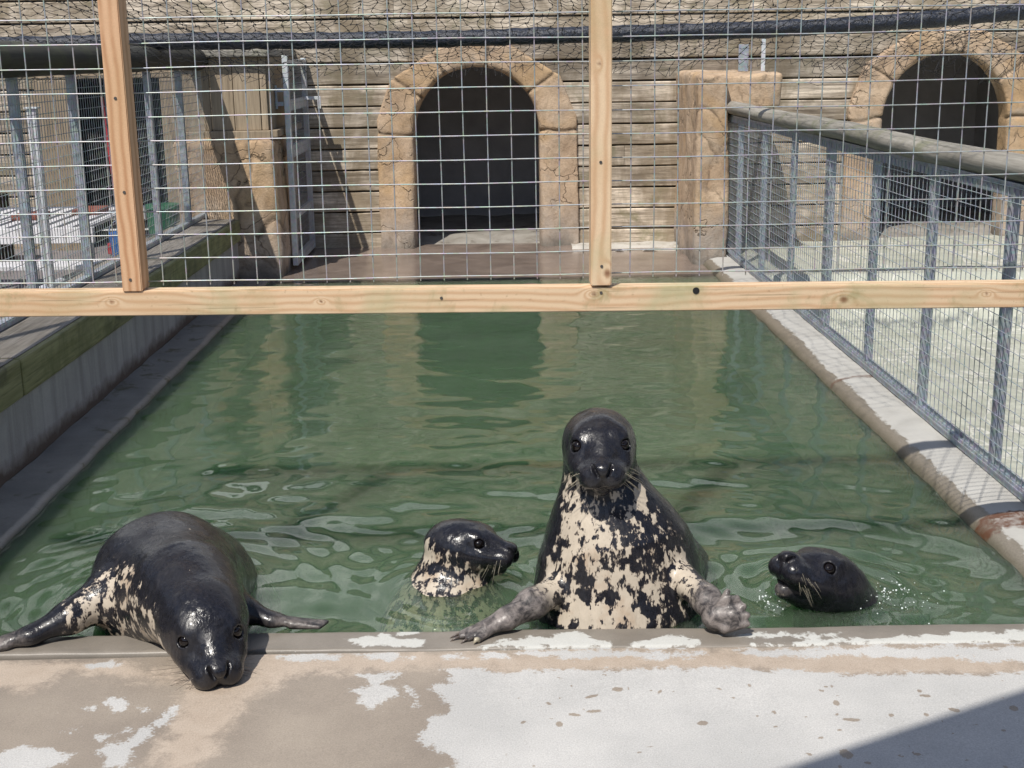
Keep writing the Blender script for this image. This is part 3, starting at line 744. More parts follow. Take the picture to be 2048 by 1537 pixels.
def arch_sdf(c):
    def f(P):
        x = P[:, 0]-c; y = P[:, 1]; z = P[:, 2]
        ax = np.abs(x)
        z = z-(.05 if c > 1 else 0)
        inner = np.where(z < .90, ax-.512, (np.hypot(ax/.512, (z-.90)/.53)-1)*.51)
        # octagonal outside
        o1 = ax-.80-.02*np.clip(1.0-z, 0, 1); o2 = (ax*.80+(z-1.02)*.60)-.80*.80-.0; o3 = z-1.60; o4 = (ax*.53+(z-1.36)*.85)-.66*.53
        outer = np.maximum(np.maximum(o1, o3), np.maximum((ax-.80)*.93+(z-1.02)*.36, o4))
        fb = P*np.array([3.5, 3.5, 2.2])
        n = (fbm(fb, 5, 2)-.5)*1.5
        front = 10.775-y - n*.05 + np.clip((ax-.6)*.12, 0, .03)
        d = np.maximum(np.maximum(outer+n*.05, -inner+n*.02), np.maximum(front, y-11.02))
        # rounded arris
        k = .05; e = -inner; 
        h1 = np.maximum(k-np.abs(np.maximum(front, outer)-e), 0)/k; d = d + h1*h1*k/4
        # joints between stones
        ang = np.degrees(np.arctan2(z-.90, x)); rr = np.hypot(x, z-.90)
        jd = np.full(len(P), 9.0)
        for a in (2, 38, 80, 118, 146, 178):
            w_ = (vnoise(P*6, int(a))-.5)*6
            jd = np.minimum(jd, np.where((np.cos(np.radians(ang-a)) > 0), np.abs(np.sin(np.radians(ang-a+w_)))*rr, 9))
        gr = np.clip(1-jd/.016, 0, 1)*np.clip((10.90-y)/.05, 0, 1)
        return d + gr*.020, gr
    return f
class FnPrim(Prim):
    def __init__(s, fn): s.fn = fn; s.k = .02; s.op = 'u'; s.kind = 'fn'
    def d(s, P): return s.fn(P)
for c in ARCH:
    f = arch_sdf(c)
    V, F = mesh_sdf([FnPrim(lambda P: f(P)[0])], (c-.92, 10.66, -.08), (c+.92, 11.06, 1.77), .013, relax=1)
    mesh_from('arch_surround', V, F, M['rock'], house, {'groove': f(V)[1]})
for c in ARCH:                                     # rendered chamber behind each opening
    mb = MB(); x0, x1, y0, y1, zt = c-.78, c+.95, 11.03, 12.75, 1.75
    for a, b in (((x0-.1, y0, -.05), (x0, y1, zt)), ((x1, y0, -.05), (x1+.1, y1, zt)), ((x0-.1, y1, -.05), (x1+.1, y1+.1, zt)), ((x0-.1, y0, zt), (x1+.1, y1+.1, zt+.1))): mb.box(a, b)
    mb.build('chamber', M['cave'], house)
    V, F = grid(c-.78, c+.95, 10.72, 12.74, .04, -.035)
    q = V[:, 1]-10.80-.25*(c+.5-V[:, 0]) if c < 1 else V[:, 1]-10.8
    V[:, 2] += np.clip(q/.35, 0, 1)*.055 + (fbm(V*3, 3)-.5)*.03*np.clip(q/.3, 0, 1)
    mesh_from('chamber_floor', V, F, M['cavefloor'], house)

def rock_block(name, label, parts, lo, hi, h=.014, cat='rock pillar'):
    def fn(P):
        d = None
        for a, b, r in parts:
            a = np.array(a); b = np.array(b); q = np.abs(P-(a+b)/2)-(b-a)/2+r
            e = np.linalg.norm(np.maximum(q, 0), axis=1)+np.minimum(q.max(1), 0)-r
            d = e if d is None else np.minimum(d, e)+0
        n = fbm(P*np.array([3.6, 3.6, 1.8]), 4, 8)-.5
        cr = fbm(P*np.array([4, 4, 3]), 3, 21); g = np.clip(1-np.abs(cr-.5)/.012, 0, 1)
        g2 = np.clip(1-np.abs(fbm(P*np.array([2.2, 2.2, 2]), 2, 31)-.52)/.010, 0, 1); g = np.maximum(g*.8, g2)
        return d+n*.075+g*.012, g
    V, F = mesh_sdf([FnPrim(lambda P: fn(P)[0])], lo, hi, h, relax=1)
    base = thing(name, ((lo[0]+hi[0])/2, (lo[1]+hi[1])/2, 0), label, cat)
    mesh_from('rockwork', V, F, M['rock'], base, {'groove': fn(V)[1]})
    return base
rock_block('rock_pillar', 'tall moulded rock pillar with a projecting cap, between the two arches', [((1.49, 9.75, -.2), (1.73, 10.9, 1.36), .03), ((1.54, 9.85, 1.10), (2.13, 10.9, 1.36), .03)], (1.3, 9.6, -.12), (2.25, 10.95, 1.5))
rock_block('rock_pillar', 'cracked brown rock pillar beneath the upright boards at the left end', [((-2.3, 9.50, -.2), (-1.56, 10.0, .97), .06), ((-1.75, 9.9, -.2), (-1.60, 10.8, .95), .05)], (-2.42, 9.35, -.12), (-1.45, 10.9, 1.05))

# boxed upright boards above the left rock pillar
bx = thing('board_box', (-1.9, 9.6, .95), 'boxed-in upright brown boards on top of the left rock pillar', 'board box')
mb = MB(); x = -2.22; k = 0
for w_ in (.20, .165, .19, .05):
    mb.bevbox((x, 9.60+.004*(k % 2), 1.02), (x+w_-.005, 9.628, 1.53), .004, tint=[.3, .7, .55, .9][k]); x += w_; k += 1
mb.bevbox((-1.622, 9.63, 1.02), (-1.597, 10.8, 1.53), .004, tint=.15)
mb.build('upright_board', M['board_v'], bx)
mb = MB(); mb.bevbox((-2.26, 9.55, .955), (-1.60, 9.64, 1.018), .006, tint=.5); mb.bevbox((-1.60, 9.56, .97), (-1.55, 10.8, 1.02), .006, tint=.3); mb.build('bottom_rail', M['board_v'], bx)
mb = MB(); mb.bevbox((-2.30, 9.53, 1.533), (-1.58, 10.84, 1.585), .01, tint=.5); mb.build('top_board', M['log'], bx)

# ------------------------------------------------------------------ welded mesh
def weld(mb, axis, plane, a0, a1, z0, z1, sa, sz, r=.0015, rag=0, rj=0.0, seed=1, over=.0, n=6):
    """welded wire in a vertical plane; axis 'x' (plane is y) or 'y' (plane is x)"""
    q = random.Random(seed)
    def P(a, z, off=0): return (a, plane+off, z) if axis == 'x' else (plane+off, a, z)
    na = int(round((a1-a0)/sa)); nz = int(round((z1-z0)/sz)); m = 9 if rj else 2
    A = [a0+sa*i for i in range(na+1)]; Z = [z0+sz*i for i in range(nz+1)]
    fld = lambda a, z, s_: rj*(math.sin(a*3.1+s_)*math.cos(z*4.3+s_*2)+.6*math.sin(a*9.7+z*7.7+s_))
    for a in A:
        j = q.uniform(-rj, rj)*.4; zz = np.linspace(z0-over, z1, m)
        mb.tube([P(a+j+fld(a, z, 1), z, r+fld(a, z, 2)*2) for z in zz], r, n, False)
    for z in Z:
        aa = np.linspace(a0-over, a1+over, 40 if rj else 2); j = q.uniform(-rj, rj)*.4
        mb.tube([P(a, z+j+fld(a, z, 3), -r+fld(a, z, 2)*2) for a in aa], r, n, False)

# ------------------------------------------------------------------ foreground timber frame
fr = thing('timber_frame', (0, 3.6, .85), 'pale pine rail and two posts holding a large-gauge welded wire screen across the view', 'wire screen')
def lumber(name, a, b, axis, knots, mat, label=None, rings=150, seed=0):
    """planed timber with dense faces; growth rings bend round the knots"""
    a = np.array(a, float); b = np.array(b, float)
    bm = bmesh.new(); bmesh.ops.create_cube(bm, size=1)
    for v in bm.verts: v.co = Vector([v.co[i]*(b-a)[i]+((a+b)/2)[i] for i in range(3)])
    bmesh.ops.bevel(bm, geom=list(bm.edges), offset=.0025, segments=2, affect='EDGES')
    step = .006; n = int((b-a)[axis]/step)
    for i in range(1, n):
        co = a.copy(); co[axis] += step*i; no = [0, 0, 0]; no[axis] = 1
        bmesh.ops.bisect_plane(bm, geom=bm.verts[:]+bm.edges[:]+bm.faces[:], plane_co=co, plane_no=no)
    ca = 2 if axis == 0 else 0
    for i in range(1, int((b-a)[ca]/.006)):
        co = a.copy(); co[ca] += .006*i; no = [0, 0, 0]; no[ca] = 1
        bmesh.ops.bisect_plane(bm, geom=bm.verts[:]+bm.edges[:]+bm.faces[:], plane_co=co, plane_no=no)
    bm.verts.index_update(); P = np.array([tuple(v.co) for v in bm.verts]); Fc = [[v.index for v in f.verts] for f in bm.faces]; bm.free()
    u = P[:, axis]-a[axis]; w_ = P[:, ca]-a[ca]; dd = P[:, 1]-a[1]
    L = .9*fbm(np.stack([u*2.2, w_*3+seed, dd*3], 1), 3, seed)
    ring = (w_*.9+dd*.5+L*.055)*rings
    knot = np.zeros(len(P))
    for (ku, kw, kr) in knots:
        r = np.hypot((u-ku)/1.9, w_-kw); inf = .8*np.exp(-(r/(kr*2.2))**2); ring = ring*(1-inf)+inf*(r*rings*1.5)
        knot = np.maximum(knot, np.clip(1.1-np.hypot((u-ku)/1.15, (w_-kw)*1.0)/kr, 0, 1)*(dd < .01))
    mb = MB(); mb.add(P, Fc, ring=ring, knot=knot); return mb.build(name, mat, fr, smooth=False, label=label)
tilt = lambda x: -.006*x
rail_ = lumber('bottom_rail', (-1.75, 3.60, .809), (1.75, 3.665, .878), 0, [(.68, .04, .006), (1.26, .036, .004), (2.02, .05, .008), (2.72, .028, .012), (3.12, .04, .005)], M['pine'], rings=330, seed=1)
rail_.rotation_euler = (0, .0085, 0)
lumber('post', (-1.036, 3.596, .886), (-.982, 3.68, 2.05), 2, [], M['pine2'], 'orange sawn post with straight grain', rings=300, seed=4)
lumber('post', (.262, 3.594, .880), (.318, 3.68, 2.05), 2, [(.035, .045, .012), (.60, .022, .006)], M['pine3'], 'pale post with a brown knot at its foot', rings=240, seed=9)
lumber('top_rail', (-1.75, 3.60, 2.052), (1.75, 3.665, 2.12), 0, [], M['pine'], rings=190, seed=6)
mb = MB(); weld(mb, 'x', 3.672, -1.40-.0658*5, 1.62, .902, 2.04, .0658, .065, .0019, rj=.0014, over=.012, seed=4)
mb.build('wire_mesh', M['wire'], fr, smooth=True)
for (x, z, yy) in ((-1.01, 1.41, 3.596), (-1.008, 1.16, 3.596), (-1.012, .92, 3.596), (.291, .935, 3.594), (.288, 1.22, 3.594), (-.155, .853, 3.60), (.29, .86, 3.60)):
    mb = MB(); mb.tube([(x, yy-.0018, z), (x, yy+.002, z)], .0042, 12); o = mb.build('screw', M['screw'], fr)
mb = MB(); mb.tube([(.555, 3.5985, .873-.012), (.555, 3.601, .873-.012)], .0095, 16); mb.build('drilled_hole', M['dark'], fr)

# ------------------------------------------------------------------ bird netting and the rolled net behind it
mb = MB(); q = np.random.RandomState(21); cs = .062
nx, ny = 150, 40
U, Vv = np.meshgrid(np.arange(nx), np.arange(ny), indexing='ij')
X = -4.4 + U*cs + q.normal(0, .008, U.shape); t = Vv/(ny-1.0)
sag = .06*np.sin(U*.35)+.045*np.sin(U*.83+1)+.03*np.sin(U*.19+2)
Y = 7.9 - t*3.7 + q.normal(0, .01, U.shape)
Zl = 1.445+.02*X/3 + sag*.28*(1-t)
Z = Zl + np.where(t < .05, t*1.1, .055+ (t-.05)*.62) + q.normal(0, .006, U.shape) + .05*np.sin(U*.21)*np.sin(t*3.0)
X += .02*np.sin(Vv*.7+U*.13)
N_ = np.stack([X, Y, Z], -1)
E1 = []; E2 = []
for i in range(nx):
    for j in range(ny):
        if i+1 < nx and q.rand() > .03:
            a, b = N_[i, j], N_[i+1, j]; mid = (a+b)/2+[0, 0, -.006-.006*q.rand()]; E1 += [a, mid]; E2 += [mid, b]
        if j+1 < ny:
            a, b = N_[i, j], N_[i, j+1]; mid = (a+b)/2+[q.normal(0, .006), 0, q.normal(0, .004)]; E1 += [a, mid]; E2 += [mid, b]
# loose lower hem hanging under the roll
for i in range(nx-1):
    a = N_[i, 0]; b = N_[i+1, 0]; c1 = a+[q.normal(0, .02), -.02, -.03-.02*q.rand()]
    E1 += [a, c1]; E2 += [c1, b]
for i in range(0, nx):                             # bunched strands low on the right
    if X[i, 0] > 1.9:
        for k in range(3):
            a = N_[i, 0]+[q.normal(0, .03), 0, q.normal(0, .03)]; b = a+[q.normal(0, .07), q.normal(0, .05), -.04-.10*q.rand()*(X[i, 0]-1.9)]
            E1.append(a); E2.append(b); E1.append(b); E2.append(b+[.06+q.normal(0, .02), 0, q.normal(0, .03)])
mb.tubes_fast(E1, E2, .0015, 4)
kn = N_.reshape(-1, 3); mb.tubes_fast(kn-[0, 0, .0045], kn+[0, 0, .0045], .0032, 4)
mb.build('bird_netting', M['net'], None, label='black knotted bird netting stretched overhead between the screen and the far wall', cat='netting', origin=(0, 6, 1.5))
mb = MB(); xs = np.linspace(-4.3, 5.2, 420); q = np.random.RandomState(5)
pts = [(x, 8.3, 1.620+.0094*max(x, 0)**2+.005*math.sin(x*2.3)) for x in xs]
n = 18; rr = []
for i, x in enumerate(xs):
    for k in range(n): rr.append(0)
P = []
for i, p in enumerate(pts):
    for k in range(n):
        th = 2*math.pi*k/n; P.append([p[0], p[1]+.049*math.cos(th), p[2]+.049*math.sin(th)])
P = np.array(P); cen = np.repeat(np.array(pts), n, 0); dir_ = P-cen
lump = fbm(P*np.array([16, 30, 30])+np.array([0, 0, 0])+P[:, [2, 2, 0]]*np.array([9, 0, 0]), 4, 3)
P = cen+dir_*(.80+.45*lump)[:, None]
mb.add(P, [(i*n+k, (i+1)*n+k, (i+1)*n+(k+1) % n, i*n+(k+1) % n) for i in range(len(pts)-1) for k in range(n)])
mb.build('rolled_net', M['netroll'], None, smooth=True, label='long blue-black roll of netting strung in front of the plank wall', cat='net roll', origin=(0, 8.3, 1.67))

# ------------------------------------------------------------------ right-hand fence on the kerb
rf = thing('pen_fence', (1.75, 7, .03), 'galvanised mesh fence panel with a grey log handrail along the right kerb', 'fence')
XF = 1.765
mb = MB(); mb.bevbox((XF-.02, 2.5, .030), (XF+.02, 10.3, .070), .003); mb.bevbox((XF-.002, 2.5, .0705), (XF+.003, 10.3, .085), .001); mb.build('bottom_rail', M['zinc'], rf)
mb = MB(); mb.bevbox((XF-.02, 2.5, 1.015), (XF+.02, 10.3, 1.065), .003); mb.build('top_rail', M['zinc'], rf)
for y in (10.27, 9.5, 8.64, 7.78, 6.92, 6.08, 5.27, 4.45, 3.6, 2.75):
    mb = MB(); w_ = .030 if abs(y-6.92) > .1 else .07
    mb.bevbox((XF-.018, y-w_/2, .0705), (XF+.020, y+w_/2, 1.0145), .002); mb.build('post', M['zinc'], rf)
mb = MB(); weld(mb, 'y', XF-.023, 2.5, 10.25, .06, 1.05, .05, .0495, .0016, n=4); mb.build('wire_mesh', M['zinc'], rf)
def logtube(name, path, r, mat, parent, flat=1.0, seed=2, tint=.5):
    P = []; n = 20; path = np.array(path)
    for p in path:
        for k in range(n):
            th = 2*math.pi*k/n; P.append(p+np.array([r*math.cos(th), 0, r*flat*math.sin(th)]))
    P = np.array(P); cen = np.repeat(path, n, 0); P = cen+(P-cen)*(.84+.34*fbm(P*np.array([7, 1.6, 7]), 4, seed))[:, None]
    mb = MB(); mb.add(P, [(i*n+k, (i+1)*n+k, (i+1)*n+(k+1) % n, i*n+(k+1) % n) for i in range(len(path)-1) for k in range(n)]+[tuple(range(n))[::-1], tuple((len(path)-1)*n+k for k in range(n))], tint=tint)
    return mb.build(name, mat, parent, smooth=True)
logtube('log_handrail', [(XF+.01+.012*math.sin(y*1.7), y, 1.110+.006*math.sin(y*2.1)) for y in np.arange(10.45, 2.4, -.05)], .066, M['log'], rf, .72)
# second fence line crossing the neighbouring pen
f2 = thing('gate_post', (4.25, 9.9, 0), 'blue-grey steel post standing beside the right arch opening', 'post')
mb = MB(); mb.bevbox((4.10, 9.9, -.02), (4.17, 9.95, .62), .003); mb.build('upright', M['zinc'], f2)
mb = MB(); mb.bevbox((4.02, 9.88, .60), (4.20, 9.97, .64), .003); mb.build('cap_plate', M['zinc'], f2)
# short bright stubs above the rock cap
st = thing('latch_bracket', (1.95, 10.2, 1.38), 'pair of pale galvanised upright plates above the rock cap', 'bracket')
for x, w_, m_ in ((1.90, .075, 'zinc'), (2.05, .03, 'zincl')):
    mb = MB(); mb.bevbox((x-w_/2, 10.2, 1.37), (x+w_/2, 10.215, 1.57 if w_ > .05 else 1.61), .002); mb.build('plate', M[m_], st)

# ------------------------------------------------------------------ left-hand fence on the sleeper
lf = thing('yard_fence', (-2.1, 7, .41), 'galvanised mesh fence on the left sleeper, under a dark mossy lintel log', 'fence')
XL = -2.10
mb = MB(); mb.bevbox((XL-.02, 2.3, .418), (XL+.02, 9.86, .448), .003); mb.build('bottom_rail', M['zinc'], lf)
for y in (9.83, 9.0, 8.19, 7.38, 6.72, 5.9, 5.1, 4.3, 3.4):
    mb = MB(); mb.bevbox((XL-.022, y-.022, .4485), (XL+.018, y+.022, 1.45), .002); mb.build('post', M['zinc'], lf)
mb = MB(); weld(mb, 'y', XL+.022, 2.3, 9.85, .44, 1.44, .0385, .0525, .0018, n=4); mb.build('wire_mesh', M['wire'], lf)
for (y, z) in ((9.80, 1.36), (9.80, .58)):
    mb = MB(); mb.tube([(XL+.024, y, z), (XL+.036, y, z)], .016, 12); mb.build('bolt', M['zincl'], lf)
logtube('lintel_log', [(XL, y, 1.525) for y in np.arange(9.95, 2.4, -.06)], .085, M['darklog'], lf, .9, 5)

# ------------------------------------------------------------------ galvanised gate standing open at the far left
g = thing('steel_gate', (-1.50, 9.85, 0), 'tall pale galvanised gate with mesh infill, standing open against the plank wall', 'gate')
xg = -1.515
mb = MB()
mb.bevbox((xg-.02, 9.83, .0), (xg+.02, 9.895, 1.54), .004)      # hinge stile
mb.bevbox((xg-.02, 10.78, .0), (xg+.02, 10.835, 1.52), .004)
for z, h_ in ((0.0, .07), (.34, .05), (.80, .09), (1.14, .08), (1.46, .05)):
    mb.bevbox((xg-.017, 9.8955, z), (xg+.017, 10.7795, z+h_), .003)
mb.build('gate_frame', M['zincl'], g)
mb = MB(); weld(mb, 'y', xg+.0195, 9.87, 10.80, .04, 1.48, .0465, .048, .0013, n=4); mb.build('wire_mesh', M['zinc'], g)
mb = MB()
for z in (1.18,): mb.bevbox((xg-.10, 9.80, z), (xg-.021, 9.828, z+.03), .002); mb.bevbox((xg-.10, 9.80, z+.10), (xg-.021, 9.828, z+.13), .002); mb.bevbox((xg-.075, 9.785, z-.02), (xg-.06, 9.799, z+.15), .002)
mb.build('hinge', M['zinc'], g)
mb = MB(); mb.bevbox((xg+.021, 10.60, 1.20), (xg+.15, 10.62, 1.225), .002); mb.bevbox((xg+.125, 10.595, 1.13), (xg+.15, 10.625, 1.199), .002); mb.build('latch', M['zincl'], g)

# ------------------------------------------------------------------ yard clutter seen through the left fence
tb = thing('slatted_table', (-3.0, 8.2, 0), 'white slatted table in the yard behind the left fence', 'table')
mb = MB()
for i in range(11): mb.bevbox((-3.46+i*.098, 7.75, .545), (-3.46+i*.098+.06, 8.85, .565), .003)
mb.build('slat', M['white'], tb)
mb = MB(); mb.bevbox((-3.50, 7.70, .48), (-2.36, 7.745, .57), .004); mb.build('apron', M['white'], tb)
mb = MB(); mb.bevbox((-3.50, 8.855, .48), (-2.36, 8.90, .57), .004); mb.build('apron', M['white'], tb)
for x in (-3.45, -2.42):
    for y in (7.78, 8.80): mb = MB(); mb.bevbox((x-.025, y-.025, .02), (x+.025, y+.025, .48), .004); mb.build('leg', M['white'], tb)
mb = MB(); mb.bevbox((-3.62, 7.45, .36), (-2.30, 7.66, .385), .004); mb.bevbox((-3.55, 7.5, .02), (-3.50, 7.6, .359), .003); mb.bevbox((-2.42, 7.5, .02), (-2.37, 7.6, .359), .003)
bn = thing('slatted_bench', (-3.0, 7.55, 0), 'low white bench in front of the slatted table in the yard', 'bench'); mb.build('seat_board', M['white'], bn)
for k, (x, y) in enumerate(((-3.0, 8.15), (-2.70, 8.40))):
    mb = MB(); mb.bevbox((x, y, .566), (x+.17, y+.25, .60), .01)
    o = mb.build('paving_brick', M['rust'], None, label=['larger rust-red brick lying on the white slatted table', 'rust-red brick nearer the fence on the white table'][k], cat='brick', origin=(x, y, .566))
pl = thing('scaffold_pole', (-2.48, 7.25, .02), 'bright square steel pole standing upright behind the left fence', 'pole')
mb = MB(); mb.bevbox((-2.505, 7.2, .02), (-2.455, 7.25, 1.27), .005); mb.build('shaft', M['zincl'], pl)
mb = MB(); mb.bevbox((-2.515, 7.19, 1.2705), (-2.445, 7.26, 1.28), .002); mb.build('cap', M['zincl'], pl)
pr_ = thing('diagonal_rail', (-2.6, 7.0, .3), 'round steel rail sloping up behind the left fence', 'rail')
mb = MB(); mb.tube([(-2.75, 5.6, .24), (-2.42, 8.1, .30)], .028, 12); mb.build('pipe', M['zincl'], pr_)
mb = MB(); mb.tube([(-2.432, 8.0, .297), (-2.42, 8.1, .30)], .034, 12); mb.build('coupler', M['zinc'], pr_)
# doorway of the yard store
ds = thing('store_doorway', (-3.1, 10.85, 0), 'dark open doorway framed in brown timber behind the left fence', 'doorway')
mb = MB(); mb.bevbox((-3.66, 10.74, 0), (-3.40, 10.90, 1.38), .01, tint=.2); mb.bevbox((-2.66, 10.74, 0), (-2.40, 10.90, 1.38), .01, tint=.3); mb.bevbox((-3.66, 10.76, 1.385), (-2.40, 10.90, 1.50), .01, tint=.6)
mb.build('door_frame', M['board_v'], ds)
mb = MB(); mb.box((-3.7, 12.3, 0), (-2.3, 12.4, 1.6)); mb.box((-3.75, 10.96, 0), (-3.65, 12.4, 1.6)); mb.box((-2.4, 10.96, 0), (-2.3, 12.4, 1.6)); mb.box((-3.75, 10.96, 1.6), (-2.3, 12.4, 1.65))
mb.build('store_interior', M['dark'], ds)
hp = thing('red_broom', (-3.0, 10.7, 0), 'red-handled broom leaning in the dark doorway', 'broom')
mb = MB(); mb.tube([(-2.98, 10.45, .12), (-3.12, 10.72, 1.25)], .013, 8); mb.build('handle', M['red'], hp)
mb = MB(); mb.bevbox((-3.08, 10.38, .03), (-2.88, 10.46, .12), .01); mb.build('brush_head', M['red'], hp)
gb = thing('green_bin', (-2.55, 10.35, .02), 'dark green round bin by the doorway', 'bin')
mb = MB(); mb.tube([(-2.60, 10.3, .02), (-2.60, 10.3, .40)], [.10, .13], 20); mb.build('tub', M['green'], gb)
mb = MB(); mb.tube([(-2.60, 10.3, .401), (-2.60, 10.3, .43)], [.14, .13], 20); mb.build('lid', M['green'], gb)
bb = thing('blue_bucket', (-2.62, 9.5, .02), 'small bright blue bucket by the green bin', 'bucket')
mb = MB(); mb.tube([(-2.62, 9.3, .02), (-2.62, 9.3, .34)], [.09, .12], 16); mb.build('pail', M['blue'], bb)
mb = MB(); mb.tube([(-2.62+.12*math.cos(a), 9.3, .34+.10*math.sin(a)) for a in np.linspace(0, math.pi, 10)], .004, 6); mb.build('bail', M['zinc'], bb)
db = thing('planter_box', (-4.1, 9.6, .02), 'dark timber planter below the left wall boards', 'planter')
mb = MB(); mb.bevbox((-4.6, 9.6, .02), (-3.75, 10.2, .55), .01, tint=.2); mb.build('box', M['darklog'], db)

# unseen roof, added to cast shade on the near right corner of the deck
sh = thing('shade_roof', (2.0, 0, 0), 'unseen flat roof added to shade the deck corner', 'shelter')
dx, dz = .29*3.2, .58*3.2
p0 = np.array([.679-dx, 2.535-dz]); dr = np.array([.556, .287]); dr /= np.linalg.norm(dr); nn_ = np.array([dr[1], -dr[0]])
a = p0-dr*.45; b = p0+dr*2.6; c_ = b+nn_*2.2; d_ = a+nn_*2.2
mb = MB(); mb.add([(*p, 3.2) for p in (a, b, c_, d_)]+[(*p, 3.3) for p in (a, b, c_, d_)], [(3, 2, 1, 0), (4, 5, 6, 7), (0, 1, 5, 4), (1, 2, 6, 5), (2, 3, 7, 6), (3, 0, 4, 7)]); mb.build('roof_sheet', M['dark'], sh)
mb = MB(); mb.bevbox((c_[0]-.05, c_[1]-.05, 0), (c_[0]+.05, c_[1]+.05, 3.2), .01); mb.build('post', M['zinc'], sh)

vb = thing('reflection_backdrop', (0, -4.5, 0), 'unseen dark boarding added behind the camera for reflections', 'building')  # unseen backdrop, added so the seals' fronts reflect something dark
mb = MB()
for i in range(24): mb.bevbox((-9+i*.75, -4.52-.01*(i % 2), 0), (-9+i*.75+.744, -4.45-.01*(i % 2), 2.3), .006, tint=(i*7 % 10)/10)
mb.build('boarding', M['darklog'], vb)
mb = MB(); mb.bevbox((-9.2, -7.5, 2.301), (9.2, -4.2, 2.42), .01); mb.build('roof', M['roof'], vb)

for x, lab in ((-7.5, 'unseen dark boarding added on the left for reflections'), (8.2, 'unseen dark boarding added on the right for reflections')):
    pf = thing('reflection_screen', (x, 4, 0), lab, 'fence'); mb = MB()  # unseen side boards, added to darken what the wet coats mirror
    for i in range(50): mb.bevbox((x-.012-.008*(i % 2), -4+i*.32, 0), (x+.012-.008*(i % 2), -4+i*.32+.315, 3.1), .004, tint=(i*7 % 10)/10)
    mb.build('boarding', M['darklog'], pf)
    mb = MB(); mb.bevbox((x+.03, -4, 2.6), (x+.09, 12, 2.7), .004); mb.build('rail', M['darklog'], pf)

# ------------------------------------------------------------------ the four grey seals
def frame_of(yaw, pitch, roll):
    y, p, r = rad(yaw), rad(pitch), rad(roll)
    f = np.array([math.sin(y)*math.cos(p), math.cos(y)*math.cos(p), math.sin(p)])
    rt = np.array([math.cos(y), -math.sin(y), 0]); up = np.cross(rt, f)
    r2 = rt*math.cos(r)+up*math.sin(r); u2 = -rt*math.sin(r)+up*math.cos(r)
    return np.stack([r2, f, u2], 1)
EYE = (.0600, .0955, .020)
def head_prims(F, jaw=0.0, S=1.0):
    P = [ell((0, -.015, -.004), (.095, .117, .073), .02, F=F),
         ell((0, .03, -.034), (.092, .097, .064), .05, F=F),
         cone((0, .045, .010), (0, .165, -.014), .066, .037, .05, F=F),
         cone((0, .03, -.060-jaw*.2), (0, .152, -.074-jaw), .050, .028, .022, F=F)]
    for s_ in (-1, 1):
        P += [ell((s_*.028, .168, -.034), (.038, .046, .038), .014, F=F),
              ell((s_*.046, .070, .040), (.026, .030, .020), .03, F=F),
              ell((s_*.0545, .089, .018), (.024, .026, .024), .02, F=F),
              ell((s_*.055, .10, -.030), (.034, .05, .034), .03, F=F)]
    P += [ell((0, .192, -.004), (.034, .026, .021), .012, F=F)]
    for s_ in (-1, 1):
        e = np.array([s_*EYE[0], EYE[1], EYE[2]])
        P += [ell(e+np.array([s_*.003, .003, .001]), (.0186, .0186, .0172), .004, 's', F=F),
              cone((s_*.012, .212, -.020), (s_*.025, .206, .006), .0035, .0052, .004, 's', F=F, n=(0, 1, 0), s=.25),
              cone((s_*.002, .21, -.056), (s_*.036, .190, -.066-jaw*.3), .0034, .0034, .004, 's', F=F, n=(0, 1, 0), s=.3),
              cone((s_*.036, .186, -.066-jaw*.3), (s_*.062, .120, -.062), .0045, .003, .004, 's', F=F, n=(1, 0, 0), s=.4)]
    P += [cone((0, .215, -.020), (0, .208, -.056), .0028, .0028, .004, 's', F=F, n=(0, 1, 0), s=.3)]
    if jaw: P += [ell((0, .17, -.066-jaw*.5), (.022, .03, .35*jaw), .006, 's', F=F)]
    for p in P: p.S = S; p.k *= S
    return P
def whiskers(parent, F, mat, n=13, seed=1, length=.085, droop=.35, name='whiskers', r0=.0006, S=1.0):
    c, M_ = F; q = random.Random(seed)
    for s_ in (-1, 1):
        mb = MB()
        for i in range(n):
            row = i % 4; col = i//4
            b = np.array([s_*(.047+.006*q.random()), .180-.015*col-.004*row, -.018-.0125*row])
            L = length*q.uniform(.45, 1.15)*(.7+.15*col)
            d = np.array([s_*q.uniform(.7, 1.0), q.uniform(.15, .55)-.25*col, q.uniform(-.5, .05)-.1*row]); d /= np.linalg.norm(d)
            pts = [b+d*L*t+np.array([0, -.25*L*t*t, -droop*L*t*t]) for t in np.linspace(0, 1, 7)]
            pts = [np.array(c)+M_ @ p*S for p in pts]
            mb.tube(pts, [r0*(1-.75*t) for t in np.linspace(0, 1, 7)], 5)
        mb.build(name, mat, parent, smooth=True)
def field(V, blobs, base=0.0):
    f = np.full(len(V), base)
    for c, r, val in blobs:
        r = np.broadcast_to(np.array(r, float), (3,))
        d = np.linalg.norm((V-np.array(c))/r, axis=1); w_ = np.clip((1.25-d)/.6, 0, 1); w_ = w_*w_*(3-2*w_)
        f = f+(val-f)*w_
    return f
